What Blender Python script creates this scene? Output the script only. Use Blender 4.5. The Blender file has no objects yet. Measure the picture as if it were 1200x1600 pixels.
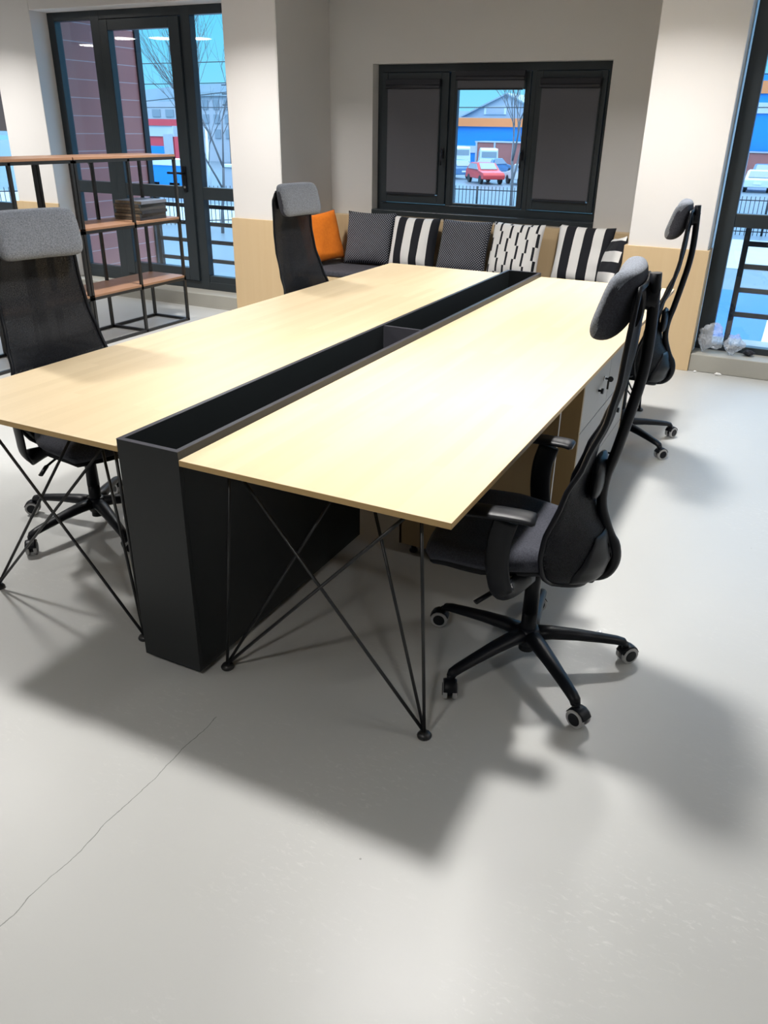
import bpy, bmesh, math, random
from mathutils import Vector, Matrix, noise

C = bpy.context.scene.collection
PI = math.pi

# ------------------------------------------------------------------ camera
cam_data = bpy.data.cameras.new('camera')
cam = bpy.data.objects.new('camera', cam_data)
C.objects.link(cam)
_r = Vector((0.89451692, 0.44676174, 0.01560212))
_u = Vector((-0.20811401, 0.38529462, 0.89901981))
_w = Vector((-0.39563624, 0.80743545, -0.43762994))
_m = Matrix((( _r.x, _u.x, -_w.x, 1.4179), (_r.y, _u.y, -_w.y, -1.5814), (_r.z, _u.z, -_w.z, 1.5958), (0, 0, 0, 1)))
cam.matrix_world = _m
cam_data.sensor_fit = 'VERTICAL'
cam_data.sensor_height = 36.0
cam_data.lens = 36.0 * 1234.85 / 1600.0
cam_data.clip_start = 0.02
cam_data.clip_end = 600
bpy.context.scene.camera = cam

# ------------------------------------------------------------------ world, exposure
vs = bpy.context.scene.view_settings
vs.view_transform = 'Standard'
vs.look = 'None'
vs.gamma = 1.0
vs.use_curve_mapping = False
vs.exposure = 0.0
world = bpy.data.worlds.new('dusk_sky')
bpy.context.scene.world = world
world.use_nodes = True
wn = world.node_tree
wn.nodes.clear()
_tc = wn.nodes.new('ShaderNodeTexCoord')
_sx = wn.nodes.new('ShaderNodeSeparateXYZ')
_cr = wn.nodes.new('ShaderNodeValToRGB')
_bg = wn.nodes.new('ShaderNodeBackground')
_wo = wn.nodes.new('ShaderNodeOutputWorld')
wn.links.new(_tc.outputs['Generated'], _sx.inputs[0])
wn.links.new(_sx.outputs['Z'], _cr.inputs[0])
wn.links.new(_cr.outputs[0], _bg.inputs[0])
wn.links.new(_bg.outputs[0], _wo.inputs[0])
_e = _cr.color_ramp.elements
_e[0].position = 0.0
_e[0].color = (0.075, 0.21, 0.30, 1)
_e[1].position = 1.0
_e[1].color = (0.70, 0.85, 1.0, 1)
_x = _e.new(0.10)
_x.color = (0.042, 0.195, 0.295, 1)
_x = _e.new(0.24)
_x.color = (0.052, 0.195, 0.32, 1)
_x = _e.new(0.42)
_x.color = (0.34, 0.62, 1.0, 1)
_bg.inputs['Strength'].default_value = 4.3
LAMP_POWER = 49.0
LAMP_SPREAD = 130
LAMP_COLOR = (1.0, 0.972, 0.94)
LAMP_XY = [(x, y) for x in (-5.84, -2.7, 0.44, 3.58) for y in (3.4, 0.885, -2.3) if not (abs(x) > 3 and y < 0) and not (x < -5 and y < 1)]
FAR_LAMPS = [(-8.76, 0.16, 'left in the door glass reflection'), (-8.09, -0.03, 'central in the door glass reflection'), (-7.56, -0.19, 'right in the door glass reflection'), (-10.2, -0.65, 'reflected in the fixed pane left of the door')]

# ------------------------------------------------------------------ materials
def newmat(name):
    m = bpy.data.materials.new(name)
    m.use_nodes = True
    nt = m.node_tree
    b = nt.nodes['Principled BSDF']
    return m, nt, b

def N(nt, t, **kw):
    n = nt.nodes.new(t)
    for k, v in kw.items():
        setattr(n, k, v)
    return n

def rgba(c):
    return (c[0], c[1], c[2], 1.0)

def mixcol(nt, fac, a, b):
    """returns colour output socket; a, b are tuples or sockets"""
    n = N(nt, 'ShaderNodeMix', data_type='RGBA')
    if isinstance(fac, (int, float)):
        n.inputs[0].default_value = fac
    else:
        nt.links.new(fac, n.inputs[0])
    for s, v in ((n.inputs[6], a), (n.inputs[7], b)):
        if isinstance(v, tuple):
            s.default_value = rgba(v)
        else:
            nt.links.new(v, s)
    return n.outputs[2]

def plain(name, col, rough=0.5, metal=0.0, var=0.06, scale=30.0, bump=0.0, spec=None):
    m, nt, b = newmat(name)
    tc = N(nt, 'ShaderNodeTexCoord')
    nz = N(nt, 'ShaderNodeTexNoise')
    nz.inputs['Scale'].default_value = scale
    nz.inputs['Detail'].default_value = 3
    nt.links.new(tc.outputs['Object'], nz.inputs['Vector'])
    lo = tuple(max(0, c * (1 - var)) for c in col)
    hi = tuple(min(1, c * (1 + var)) for c in col)
    nt.links.new(mixcol(nt, nz.outputs['Fac'], lo, hi), b.inputs['Base Color'])
    b.inputs['Roughness'].default_value = rough
    b.inputs['Metallic'].default_value = metal
    if spec is not None:
        b.inputs['Specular IOR Level'].default_value = spec
    if bump:
        bp = N(nt, 'ShaderNodeBump')
        bp.inputs['Strength'].default_value = bump
        bp.inputs['Distance'].default_value = 0.002
        nt.links.new(nz.outputs['Fac'], bp.inputs['Height'])
        nt.links.new(bp.outputs[0], b.inputs['Normal'])
    return m

def wood(name, c1, c2, axis='Y', scale=1.0, rough=0.45, staves=True):
    """light laminated wood, grain along the given axis"""
    m, nt, b = newmat(name)
    tc = N(nt, 'ShaderNodeTexCoord')
    mp = N(nt, 'ShaderNodeMapping')
    nt.links.new(tc.outputs['Object'], mp.inputs['Vector'])
    s = {'X': (1.2, 28, 28), 'Y': (28, 1.2, 28), 'Z': (28, 28, 1.2)}[axis]
    mp.inputs['Scale'].default_value = tuple(v * scale for v in s)
    nz = N(nt, 'ShaderNodeTexNoise')
    nz.inputs['Scale'].default_value = 1.0
    nz.inputs['Detail'].default_value = 5
    nz.inputs['Distortion'].default_value = 0.6
    nt.links.new(mp.outputs[0], nz.inputs['Vector'])
    col = mixcol(nt, nz.outputs['Fac'], c2, c1)
    if staves:
        br = N(nt, 'ShaderNodeTexBrick')
        mp2 = N(nt, 'ShaderNodeMapping')
        nt.links.new(tc.outputs['Object'], mp2.inputs['Vector'])
        if axis == 'Y':
            mp2.inputs['Rotation'].default_value = (0, 0, PI / 2)
        elif axis == 'Z':
            mp2.inputs['Rotation'].default_value = (0, PI / 2, PI / 2)
        br.inputs['Scale'].default_value = 1.0
        br.inputs['Brick Width'].default_value = 0.62
        br.inputs['Row Height'].default_value = 0.045
        br.inputs['Mortar Size'].default_value = 0.0
        br.inputs['Bias'].default_value = 0.0
        br.inputs['Color1'].default_value = (1, 1, 1, 1)
        br.inputs['Color2'].default_value = (0.90, 0.885, 0.85, 1)
        nt.links.new(mp2.outputs[0], br.inputs['Vector'])
        mx = N(nt, 'ShaderNodeMix', data_type='RGBA', blend_type='MULTIPLY')
        mx.inputs[0].default_value = 0.75
        nt.links.new(col, mx.inputs[6])
        nt.links.new(br.outputs['Color'], mx.inputs[7])
        col = mx.outputs[2]
    nt.links.new(col, b.inputs['Base Color'])
    b.inputs['Roughness'].default_value = rough
    return m

def fabric(name, c1, c2, scale=380, rough=0.95, bump=0.3):
    m, nt, b = newmat(name)
    tc = N(nt, 'ShaderNodeTexCoord')
    nz = N(nt, 'ShaderNodeTexNoise')
    nz.inputs['Scale'].default_value = scale
    nz.inputs['Detail'].default_value = 2
    nz2 = N(nt, 'ShaderNodeTexNoise')
    nz2.inputs['Scale'].default_value = scale * 0.25
    nt.links.new(tc.outputs['Object'], nz.inputs['Vector'])
    nt.links.new(tc.outputs['Object'], nz2.inputs['Vector'])
    ad = N(nt, 'ShaderNodeMath', operation='ADD')
    nt.links.new(nz.outputs['Fac'], ad.inputs[0])
    nt.links.new(nz2.outputs['Fac'], ad.inputs[1])
    mr = N(nt, 'ShaderNodeMapRange')
    mr.inputs['From Min'].default_value = 0.75
    mr.inputs['From Max'].default_value = 1.25
    nt.links.new(ad.outputs[0], mr.inputs['Value'])
    nt.links.new(mixcol(nt, mr.outputs[0], c1, c2), b.inputs['Base Color'])
    b.inputs['Roughness'].default_value = rough
    b.inputs['Sheen Weight'].default_value = 0.04
    bp = N(nt, 'ShaderNodeBump')
    bp.inputs['Strength'].default_value = bump
    bp.inputs['Distance'].default_value = 0.001
    nt.links.new(nz.outputs['Fac'], bp.inputs['Height'])
    nt.links.new(bp.outputs[0], b.inputs['Normal'])
    return m

def floor_material():
    m, nt, b = newmat('epoxy_floor')
    tc = N(nt, 'ShaderNodeTexCoord')
    nz = N(nt, 'ShaderNodeTexNoise')
    nz.inputs['Scale'].default_value = 1.3
    nz.inputs['Detail'].default_value = 6
    nz.inputs['Roughness'].default_value = 0.6
    nt.links.new(tc.outputs['Object'], nz.inputs['Vector'])
    col = mixcol(nt, nz.outputs['Fac'], (0.425, 0.430, 0.415), (0.485, 0.490, 0.478))
    # pale trowel scuffs, in patches
    mp = N(nt, 'ShaderNodeMapping')
    mp.inputs['Scale'].default_value = (9, 22, 1)
    mp.inputs['Rotation'].default_value = (0, 0, 0.5)
    nt.links.new(tc.outputs['Object'], mp.inputs['Vector'])
    n2 = N(nt, 'ShaderNodeTexNoise')
    n2.inputs['Scale'].default_value = 3.6
    n2.inputs['Detail'].default_value = 8
    n2.inputs['Roughness'].default_value = 0.75
    n2.inputs['Distortion'].default_value = 0.6
    nt.links.new(mp.outputs[0], n2.inputs['Vector'])
    r2 = N(nt, 'ShaderNodeMapRange')
    r2.inputs['From Min'].default_value = 0.54
    r2.inputs['From Max'].default_value = 0.72
    nt.links.new(n2.outputs['Fac'], r2.inputs['Value'])
    n3 = N(nt, 'ShaderNodeTexNoise')
    n3.inputs['Scale'].default_value = 2.1
    n3.inputs['Detail'].default_value = 2
    nt.links.new(tc.outputs['Object'], n3.inputs['Vector'])
    r3 = N(nt, 'ShaderNodeMapRange')
    r3.inputs['From Min'].default_value = 0.48
    r3.inputs['From Max'].default_value = 0.68
    nt.links.new(n3.outputs['Fac'], r3.inputs['Value'])
    mu = N(nt, 'ShaderNodeMath', operation='MULTIPLY')
    nt.links.new(r2.outputs[0], mu.inputs[0])
    nt.links.new(r3.outputs[0], mu.inputs[1])
    mu2 = N(nt, 'ShaderNodeMath', operation='MULTIPLY')
    mu2.inputs[1].default_value = 0.8
    nt.links.new(mu.outputs[0], mu2.inputs[0])
    col = mixcol(nt, mu2.outputs[0], col, (0.62, 0.62, 0.60))
    # hairline crack running along y at x = 0.16
    sp = N(nt, 'ShaderNodeSeparateXYZ')
    nt.links.new(tc.outputs['Object'], sp.inputs[0])
    n4 = N(nt, 'ShaderNodeTexNoise')
    n4.inputs['Scale'].default_value = 9
    n4.inputs['Detail'].default_value = 5
    nt.links.new(tc.outputs['Object'], n4.inputs['Vector'])
    def math_(op, a, bb):
        n = N(nt, 'ShaderNodeMath', operation=op)
        for i, v in enumerate((a, bb)):
            if v is None:
                continue
            if isinstance(v, (int, float)):
                n.inputs[i].default_value = v
            else:
                nt.links.new(v, n.inputs[i])
        return n.outputs[0]
    off = math_('MULTIPLY', math_('SUBTRACT', n4.outputs['Fac'], 0.5), 0.035)
    d = math_('ABSOLUTE', math_('SUBTRACT', math_('ADD', sp.outputs['X'], off), 0.162), None)
    on = math_('LESS_THAN', d, 0.0012)
    on = math_('MULTIPLY', on, math_('LESS_THAN', sp.outputs['Y'], -0.13))
    on = math_('MULTIPLY', on, 0.75)
    col = mixcol(nt, on, col, (0.12, 0.12, 0.11))
    # tiny dark specks
    vo = N(nt, 'ShaderNodeTexVoronoi')
    vo.inputs['Scale'].default_value = 5.5
    vo.inputs['Randomness'].default_value = 1
    nt.links.new(tc.outputs['Object'], vo.inputs['Vector'])
    sk = math_('LESS_THAN', vo.outputs['Distance'], 0.016)
    col = mixcol(nt, math_('MULTIPLY', sk, 0.6), col, (0.15, 0.15, 0.14))
    nt.links.new(col, b.inputs['Base Color'])
    rr = N(nt, 'ShaderNodeMapRange')
    rr.inputs['To Min'].default_value = 0.33
    rr.inputs['To Max'].default_value = 0.47
    nt.links.new(nz.outputs['Fac'], rr.inputs['Value'])
    nt.links.new(rr.outputs[0], b.inputs['Roughness'])
    bp = N(nt, 'ShaderNodeBump')
    bp.inputs['Strength'].default_value = 0.12
    bp.inputs['Distance'].default_value = 0.01
    n5 = N(nt, 'ShaderNodeTexNoise')
    n5.inputs['Scale'].default_value = 6
    n5.inputs['Detail'].default_value = 3
    nt.links.new(tc.outputs['Object'], n5.inputs['Vector'])
    nt.links.new(n5.outputs['Fac'], bp.inputs['Height'])
    nt.links.new(bp.outputs[0], b.inputs['Normal'])
    return m

def glass_material():
    m = bpy.data.materials.new('window_glass')
    m.use_nodes = True
    nt = m.node_tree
    nt.nodes.clear()
    out = N(nt, 'ShaderNodeOutputMaterial')
    tr = N(nt, 'ShaderNodeBsdfTransparent')
    tr.inputs[0].default_value = (0.97, 0.985, 0.99, 1)
    gl = N(nt, 'ShaderNodeBsdfGlossy')
    gl.inputs['Roughness'].default_value = 0.01
    fr = N(nt, 'ShaderNodeFresnel')
    geo = N(nt, 'ShaderNodeNewGeometry')
    ior = N(nt, 'ShaderNodeMapRange')
    ior.inputs['To Min'].default_value = 1.6
    ior.inputs['To Max'].default_value = 1 / 1.6
    nt.links.new(geo.outputs['Backfacing'], ior.inputs['Value'])
    nt.links.new(ior.outputs[0], fr.inputs['IOR'])
    mx = N(nt, 'ShaderNodeMixShader')
    nt.links.new(fr.outputs[0], mx.inputs[0])
    nt.links.new(tr.outputs[0], mx.inputs[1])
    nt.links.new(gl.outputs[0], mx.inputs[2])
    nt.links.new(mx.outputs[0], out.inputs[0])
    return m

def mesh_fabric_material():
    """open-weave black chair mesh: lets a little of what is behind show"""
    m, nt, b = newmat('chair_mesh_weave')
    out = [n for n in nt.nodes if n.type == 'OUTPUT_MATERIAL'][0]
    b.inputs['Base Color'].default_value = (0.005, 0.006, 0.009, 1)
    b.inputs['Roughness'].default_value = 0.6
    b.inputs['Specular IOR Level'].default_value = 0.3
    tc = N(nt, 'ShaderNodeTexCoord')
    wv = N(nt, 'ShaderNodeTexVoronoi')
    wv.inputs['Scale'].default_value = 420
    nt.links.new(tc.outputs['Object'], wv.inputs['Vector'])
    mr = N(nt, 'ShaderNodeMapRange')
    mr.inputs['From Min'].default_value = 0.2
    mr.inputs['From Max'].default_value = 0.6
    mr.inputs['To Min'].default_value = 0.30
    mr.inputs['To Max'].default_value = 0.05
    nt.links.new(wv.outputs['Distance'], mr.inputs['Value'])
    tr = N(nt, 'ShaderNodeBsdfTransparent')
    mx = N(nt, 'ShaderNodeMixShader')
    nt.links.new(mr.outputs[0], mx.inputs[0])
    nt.links.new(b.outputs[0], mx.inputs[1])
    nt.links.new(tr.outputs[0], mx.inputs[2])
    nt.links.new(mx.outputs[0], out.inputs[0])
    return m

def emission(name, col, strength):
    m, nt, b = newmat(name)
    b.inputs['Base Color'].default_value = rgba(col)
    b.inputs['Emission Color'].default_value = rgba(col)
    b.inputs['Emission Strength'].default_value = strength
    return m

def clear_plastic():
    m = bpy.data.materials.new('clear_plastic')
    m.use_nodes = True
    nt = m.node_tree
    nt.nodes.clear()
    out = N(nt, 'ShaderNodeOutputMaterial')
    tr = N(nt, 'ShaderNodeBsdfTransparent')
    tr.inputs[0].default_value = (0.85, 0.88, 0.92, 1)
    pr = N(nt, 'ShaderNodeBsdfPrincipled')
    pr.inputs['Base Color'].default_value = (0.75, 0.78, 0.82, 1)
    pr.inputs['Roughness'].default_value = 0.15
    mx = N(nt, 'ShaderNodeMixShader')
    mx.inputs[0].default_value = 0.30
    nt.links.new(tr.outputs[0], mx.inputs[1])
    nt.links.new(pr.outputs[0], mx.inputs[2])
    nt.links.new(mx.outputs[0], out.inputs[0])
    return m

M = {}
M['floor'] = floor_material()
M['wall'] = plain('white_wall_paint', (0.74, 0.72, 0.70), 0.85, var=0.015, scale=3, bump=0.05)
M['wall_grey'] = plain('alcove_grey', (0.60, 0.59, 0.575), 0.85, var=0.015, scale=3, bump=0.05)  # alcove walls a step darker than the white walls
M['ceiling'] = plain('ceiling_paint', (0.20, 0.196, 0.19), 0.9, var=0.02, scale=2)
M['curb'] = plain('grey_kerb_paint', (0.36, 0.35, 0.31), 0.6, var=0.05, scale=5)
M['desk'] = wood('desk_light_oak', (0.735, 0.605, 0.405), (0.68, 0.54, 0.34), 'Y', 1.0, 0.42)
M['desk_edge'] = wood('desk_edge_oak', (0.55, 0.37, 0.16), (0.48, 0.31, 0.12), 'X', 1.0, 0.5, False)
M['panel'] = wood('wainscot_oak', (0.66, 0.50, 0.30), (0.60, 0.43, 0.24), 'Z', 0.6, 0.5, False)
M['cab_wood'] = wood('cabinet_shaded_oak', (0.36, 0.255, 0.125), (0.31, 0.21, 0.10), 'Z', 0.8, 0.5, False)  # oak lowered in tone, under-desk shade put into the colour
M['cab_white'] = plain('cabinet_shaded_front', (0.30, 0.29, 0.27), 0.45, var=0.02)  # grey-white fronts darkened, shade below the desk is in the colour
M['shelf_wood'] = wood('walnut_shelf_board', (0.36, 0.20, 0.12), (0.26, 0.14, 0.08), 'Y', 1.0, 0.35, False)
M['black_metal'] = plain('black_powder_coat', (0.014, 0.015, 0.016), 0.38, var=0.1, scale=60)
M['trunk'] = plain('black_melamine', (0.009, 0.011, 0.012), 0.42, var=0.08, scale=40, spec=0.38)
M['trunk_edge'] = plain('charcoal_edge_band', (0.045, 0.045, 0.055), 0.4, var=0.05)
M['black_plastic'] = plain('black_nylon', (0.004, 0.005, 0.008), 0.42, var=0.08, scale=80, spec=0.26)
M['chair_mesh'] = mesh_fabric_material()
M['chair_grey'] = fabric('chair_grey_wool', (0.10, 0.112, 0.135), (0.24, 0.265, 0.31), 900)
M['seat_grey'] = fabric('seat_charcoal_wool', (0.018, 0.020, 0.030), (0.055, 0.058, 0.075), 900)
M['tread'] = plain('grey_caster_tread', (0.38, 0.38, 0.38), 0.5)
M['steel'] = plain('brushed_steel', (0.6, 0.6, 0.6), 0.25, metal=1.0)
M['frame'] = plain('anthracite_window_frame', (0.022, 0.030, 0.036), 0.35, var=0.05)
M['glass'] = glass_material()
M['blind'] = plain('roller_blind_charcoal', (0.10, 0.10, 0.115), 0.8, var=0.04, scale=60)
M['blind_box'] = plain('blind_cassette_black', (0.010, 0.011, 0.018), 0.4)
M['bench_pad'] = fabric('bench_pad_charcoal', (0.030, 0.030, 0.040), (0.060, 0.060, 0.075), 200)
M['orange'] = fabric('orange_cotton', (0.86, 0.20, 0.008), (0.93, 0.24, 0.012), 200)
M['black_cloth'] = fabric('black_cotton', (0.008, 0.008, 0.012), (0.02, 0.02, 0.026), 200)
M['clear'] = clear_plastic()
M['scrap'] = plain('white_scrap', (0.85, 0.85, 0.85), 0.6)

# ------------------------------------------------------------------ mesh helpers
def mat_ix(o, mats):
    for m in mats:
        o.data.materials.append(m)

def obj(name, bm, mats, parent=None, loc=(0, 0, 0), rot=(0, 0, 0), smooth=False, bevel=0.0, bseg=2, mods=()):
    me = bpy.data.meshes.new(name)
    bm.normal_update()
    bm.to_mesh(me)
    bm.free()
    if smooth:
        for p in me.polygons:
            p.use_smooth = True
    o = bpy.data.objects.new(name, me)
    C.objects.link(o)
    if not isinstance(mats, (list, tuple)):
        mats = [mats]
    mat_ix(o, mats)
    o.location = loc
    o.rotation_euler = rot
    if parent is not None:
        o.parent = parent
    if bevel:
        b = o.modifiers.new('bevel', 'BEVEL')
        b.width = bevel
        b.segments = bseg
        b.limit_method = 'ANGLE'
        b.angle_limit = math.radians(40)
        b.harden_normals = False
    for mtype, kw in mods:
        md = o.modifiers.new(mtype.lower(), mtype)
        for k, v in kw.items():
            setattr(md, k, v)
    return o

def thing(name, label, cat, loc=(0, 0, 0), rotz=0.0, group=None):
    o = bpy.data.objects.new(name, None)
    C.objects.link(o)
    o.location = loc
    o.rotation_euler = (0, 0, rotz)
    o.empty_display_size = 0.1
    o['label'] = label
    o['category'] = cat
    if group:
        o['group'] = group
    return o

def tag(o, label, cat, group=None):
    o['label'] = label
    o['category'] = cat
    if group:
        o['group'] = group
    return o

def struct(o, label=None):
    o['kind'] = 'structure'
    if label:
        o['label'] = label
    return o

def box(bm, x0, x1, y0, y1, z0, z1, mi=0):
    vs_ = [bm.verts.new((x, y, z)) for z in (z0, z1) for y in (y0, y1) for x in (x0, x1)]
    fs = [(0, 2, 3, 1), (4, 5, 7, 6), (0, 1, 5, 4), (2, 6, 7, 3), (0, 4, 6, 2), (1, 3, 7, 5)]
    out = []
    for f in fs:
        fc = bm.faces.new([vs_[i] for i in f])
        fc.material_index = mi
        out.append(fc)
    return out

def nb():
    return bmesh.new()

def bx(*a, mi=0):
    bm = nb()
    box(bm, *a, mi=mi)
    return bm

def catmull(pts, n=6):
    pts = [Vector(p) for p in pts]
    if len(pts) < 3:
        return pts
    out = []
    P = [pts[0] * 2 - pts[1]] + pts + [pts[-1] * 2 - pts[-2]]
    for i in range(1, len(P) - 2):
        for k in range(n):
            t = k / n
            a, b_, c_, d = P[i - 1], P[i], P[i + 1], P[i + 2]
            out.append(0.5 * ((2 * b_) + (c_ - a) * t + (2 * a - 5 * b_ + 4 * c_ - d) * t * t + (3 * b_ - a - 3 * c_ + d) * t ** 3))
    out.append(pts[-1])
    return out

def tube(bm, pts, r, seg=10, mi=0, sx=1.0, sy=1.0, up=None, cap=True, closed=False):
    """sweep an (elliptical) section; r scalar or per-point list"""
    pts = [Vector(p) for p in pts]
    n = len(pts)
    rings = []
    prev = None
    for i, p in enumerate(pts):
        if closed:
            t = (pts[(i + 1) % n] - pts[(i - 1) % n]).normalized()
        elif i == 0:
            t = (pts[1] - pts[0]).normalized()
        elif i == n - 1:
            t = (pts[-1] - pts[-2]).normalized()
        else:
            t = (pts[i + 1] - pts[i - 1]).normalized()
        if up is not None:
            a = Vector(up)
            a = (a - t * a.dot(t))
            if a.length < 1e-4:
                a = Vector((1, 0, 0)) - t * t.x
            a.normalize()
        elif prev is None:
            a = Vector((0, 0, 1)) if abs(t.z) < 0.9 else Vector((1, 0, 0))
            a = (a - t * a.dot(t)).normalized()
        else:
            a = (prev - t * prev.dot(t)).normalized()
        prev = a
        b_ = t.cross(a)
        rr = r[i] if isinstance(r, (list, tuple)) else r
        rings.append([bm.verts.new(p + a * (math.cos(2 * PI * k / seg) * rr * sx) + b_ * (math.sin(2 * PI * k / seg) * rr * sy)) for k in range(seg)])
    m = n if closed else n - 1
    for i in range(m):
        A, B = rings[i], rings[(i + 1) % n]
        for k in range(seg):
            f = bm.faces.new((A[k], A[(k + 1) % seg], B[(k + 1) % seg], B[k]))
            f.smooth = True
            f.material_index = mi
    if cap and not closed:
        f = bm.faces.new(list(reversed(rings[0])))
        f.material_index = mi
        f = bm.faces.new(rings[-1])
        f.material_index = mi

def cyl(bm, p0, p1, r, seg=16, mi=0, r2=None):
    tube(bm, [p0, p1], [r, r if r2 is None else r2], seg, mi)

def lathe(bm, prof, seg=24, center=(0, 0, 0), mi=0):
    """prof: list of (r, z) from bottom to top"""
    cx, cy, cz = center
    rings = []
    for r, z in prof:
        if r < 1e-6:
            rings.append([bm.verts.new((cx, cy, cz + z))])
        else:
            rings.append([bm.verts.new((cx + r * math.cos(2 * PI * k / seg), cy + r * math.sin(2 * PI * k / seg), cz + z)) for k in range(seg)])
    for A, B in zip(rings, rings[1:]):
        for k in range(seg):
            k2 = (k + 1) % seg
            if len(A) == 1 and len(B) == 1:
                continue
            if len(A) == 1:
                f = bm.faces.new((A[0], B[k2], B[k]))
            elif len(B) == 1:
                f = bm.faces.new((A[k], A[k2], B[0]))
            else:
                f = bm.faces.new((A[k], A[k2], B[k2], B[k]))
            f.material_index = mi
            f.smooth = True

def wall_grid(bm, xs, zs, hole, y0, y1, mi=0):
    """wall slab between y0 and y1 cut into cells; hole(i, j) -> True leaves a cell out"""
    for i in range(len(xs) - 1):
        for j in range(len(zs) - 1):
            if not hole(i, j):
                box(bm, xs[i], xs[i + 1], y0, y1, zs[j], zs[j + 1], mi)

# ================================================================== SETTING
YW = 4.60      # room face of the far wall
YB = 5.45      # alcove back wall
CEIL = 3.0
struct(obj('floor', bx(-12.5, 4.6, -6.0, YB + 0.2, -0.12, 0.0), M['floor']))
struct(obj('ceiling', bx(-12.5, 4.6, -6.0, YB + 0.4, CEIL, CEIL + 0.12), M['ceiling']))
struct(obj('wall_left', bx(-12.6, -12.5, -6.0, YW + 0.4, 0, CEIL), M['wall']))
struct(obj('wall_right', bx(4.6, 4.7, -6.0, YW + 0.4, 0, CEIL), M['wall']))
struct(obj('wall_front', bx(-12.6, 4.7, -6.1, -6.0, 0, CEIL), M['wall']))
# far wall: piers and lintels around the bays
bm = nb()
box(bm, -12.5, -7.6, YW, YW + 0.30, 0, CEIL)          # far left end
box(bm, -7.6, -5.895, YW, YW + 0.30, 0, 0.70)        # under the leftmost window
box(bm, -7.6, -5.895, YW, YW + 0.30, 2.5, CEIL)
box(bm, -5.895, -5.335, YW, YW + 0.30, 0, CEIL)      # pier left of the door bay
box(bm, -5.335, -3.165, YW, YW + 0.30, 2.512, CEIL)   # lintel over the door bay
box(bm, -3.165, -2.65, YW, YB + 0.30, 0, CEIL)       # left column, runs back along the alcove
box(bm, 0.325, 0.875, YW, YB + 0.30, 0, CEIL)        # right column
box(bm, 0.875, 3.6, YW, YW + 0.30, 2.512, CEIL)
box(bm, 3.6, 4.6, YW, YW + 0.30, 0, CEIL)
box(bm, -2.65, 0.325, YW, YW + 0.25, 2.72, CEIL)     # unseen beam added over the alcove mouth to shade the recess
struct(obj('wall_far', bm, M['wall'], bevel=0.006))
# alcove back wall with the window recess
WX0, WX1, WZ0, WZ1 = -2.21, -0.13, 0.86, 2.092
bm = nb()
wall_grid(bm, [-2.65, WX0, WX1, 0.325], [0, WZ0, WZ1, CEIL], lambda i, j: i == 1 and j == 1, YB, YB + 0.30)
struct(obj('wall_back', bm, M['wall_grey']))
struct(obj('wall_alcove_side', bx(-2.652, -2.644, YW + 0.004, YB, 0.84, CEIL), M['wall_grey']), 'grey side face of the white column beside the bench')
# wood wainscot
bm = nb()
box(bm, -3.185, -2.63, YW - 0.018, YW, 0, 0.842)
box(bm, -2.65, -2.63, YW - 0.018, YB, 0, 0.842)
struct(obj('trim_1', bm, M['panel'], bevel=0.002), 'light wood wainscot panel around the foot of the left white column')
bm = nb()
box(bm, 0.305, 0.89, YW - 0.018, YW, 0, 0.855)
box(bm, 0.305, 0.325, YW, YB, 0, 0.855)
box(bm, 0.872, 0.89, YW, YW + 0.19, 0.13, 0.855)
struct(obj('trim_2', bm, M['panel'], bevel=0.002), 'light wood wainscot panel around the foot of the right white column')
bm = nb()
box(bm, -5.92, -5.32, YW - 0.018, YW, 0, 0.852)
struct(obj('trim_3', bm, M['panel'], bevel=0.002), 'light wood wainscot panel on the pier left of the glazed door')
# kerbs under the glazed bays
struct(obj('trim_4', bx(-5.335, -3.165, YW, YW + 0.34, 0, 0.125), M['curb'], bevel=0.006), 'grey painted kerb under the glazed door bay')
struct(obj('trim_5', bx(0.89, 3.6, YW, YW + 0.34, 0, 0.128), M['curb'], bevel=0.006), 'grey painted kerb under the right window bay')
struct(obj('baseboard_far', bx(-5.335, -3.165, YW - 0.006, YW, 0, 0.012), M['curb']))

def glazed(parent, name_frame, members, y0, y1, mat=None, bevel=0.004):
    bm_ = nb()
    for i_, (x0, x1, z0, z1, d) in enumerate(members):
        e_ = 0.0006 * i_
        box(bm_, x0, x1, y0 - d + e_, y1 - e_, z0, z1)
    return obj(name_frame, bm_, mat or M['frame'], parent, bevel=bevel)

def pane(parent, x0, x1, z0, z1, y):
    bm_ = nb()
    box(bm_, x0 - 0.008, x1 + 0.008, y, y + 0.006, z0 - 0.008, z1 + 0.008)
    return obj('glass_pane', bm_, M['glass'], parent)

# door bay
d1 = bpy.data.objects.new('door_1', None)
C.objects.link(d1)
struct(d1, 'tall anthracite glazed door with a fixed pane on each side, left bay')
glazed(d1, 'door_frame', [(-5.335, -5.25, 0.125, 2.512, 0), (-4.80, -4.69, 0.125, 2.512, 0), (-3.765, -3.66, 0.125, 2.512, 0),
                          (-3.22, -3.165, 0.125, 2.512, 0), (-5.335, -3.165, 2.44, 2.512, 0), (-5.335, -3.165, 0.125, 0.20, 0),
                          (-5.25, -4.80, 0.955, 1.065, 0), (-3.66, -3.20, 0.955, 1.065, 0), (-3.66, -3.2, 0.19, 0.26, 0), (-5.25, -4.8, 0.19, 0.25, 0)], 4.80, 4.88)
glazed(d1, 'door_leaf', [(-4.685, -4.585, 0.205, 2.436, 0), (-3.885, -3.77, 0.205, 2.436, 0), (-4.585, -3.885, 2.35, 2.436, 0),
                         (-4.585, -3.885, 0.205, 0.32, 0), (-4.585, -3.885, 0.955, 1.065, 0)], 4.782, 4.86)
pane(d1, -5.25, -4.80, 0.25, 0.955, 4.835)
pane(d1, -5.25, -4.80, 1.065, 2.44, 4.835)
pane(d1, -4.585, -3.885, 0.32, 0.955, 4.825)
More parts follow.
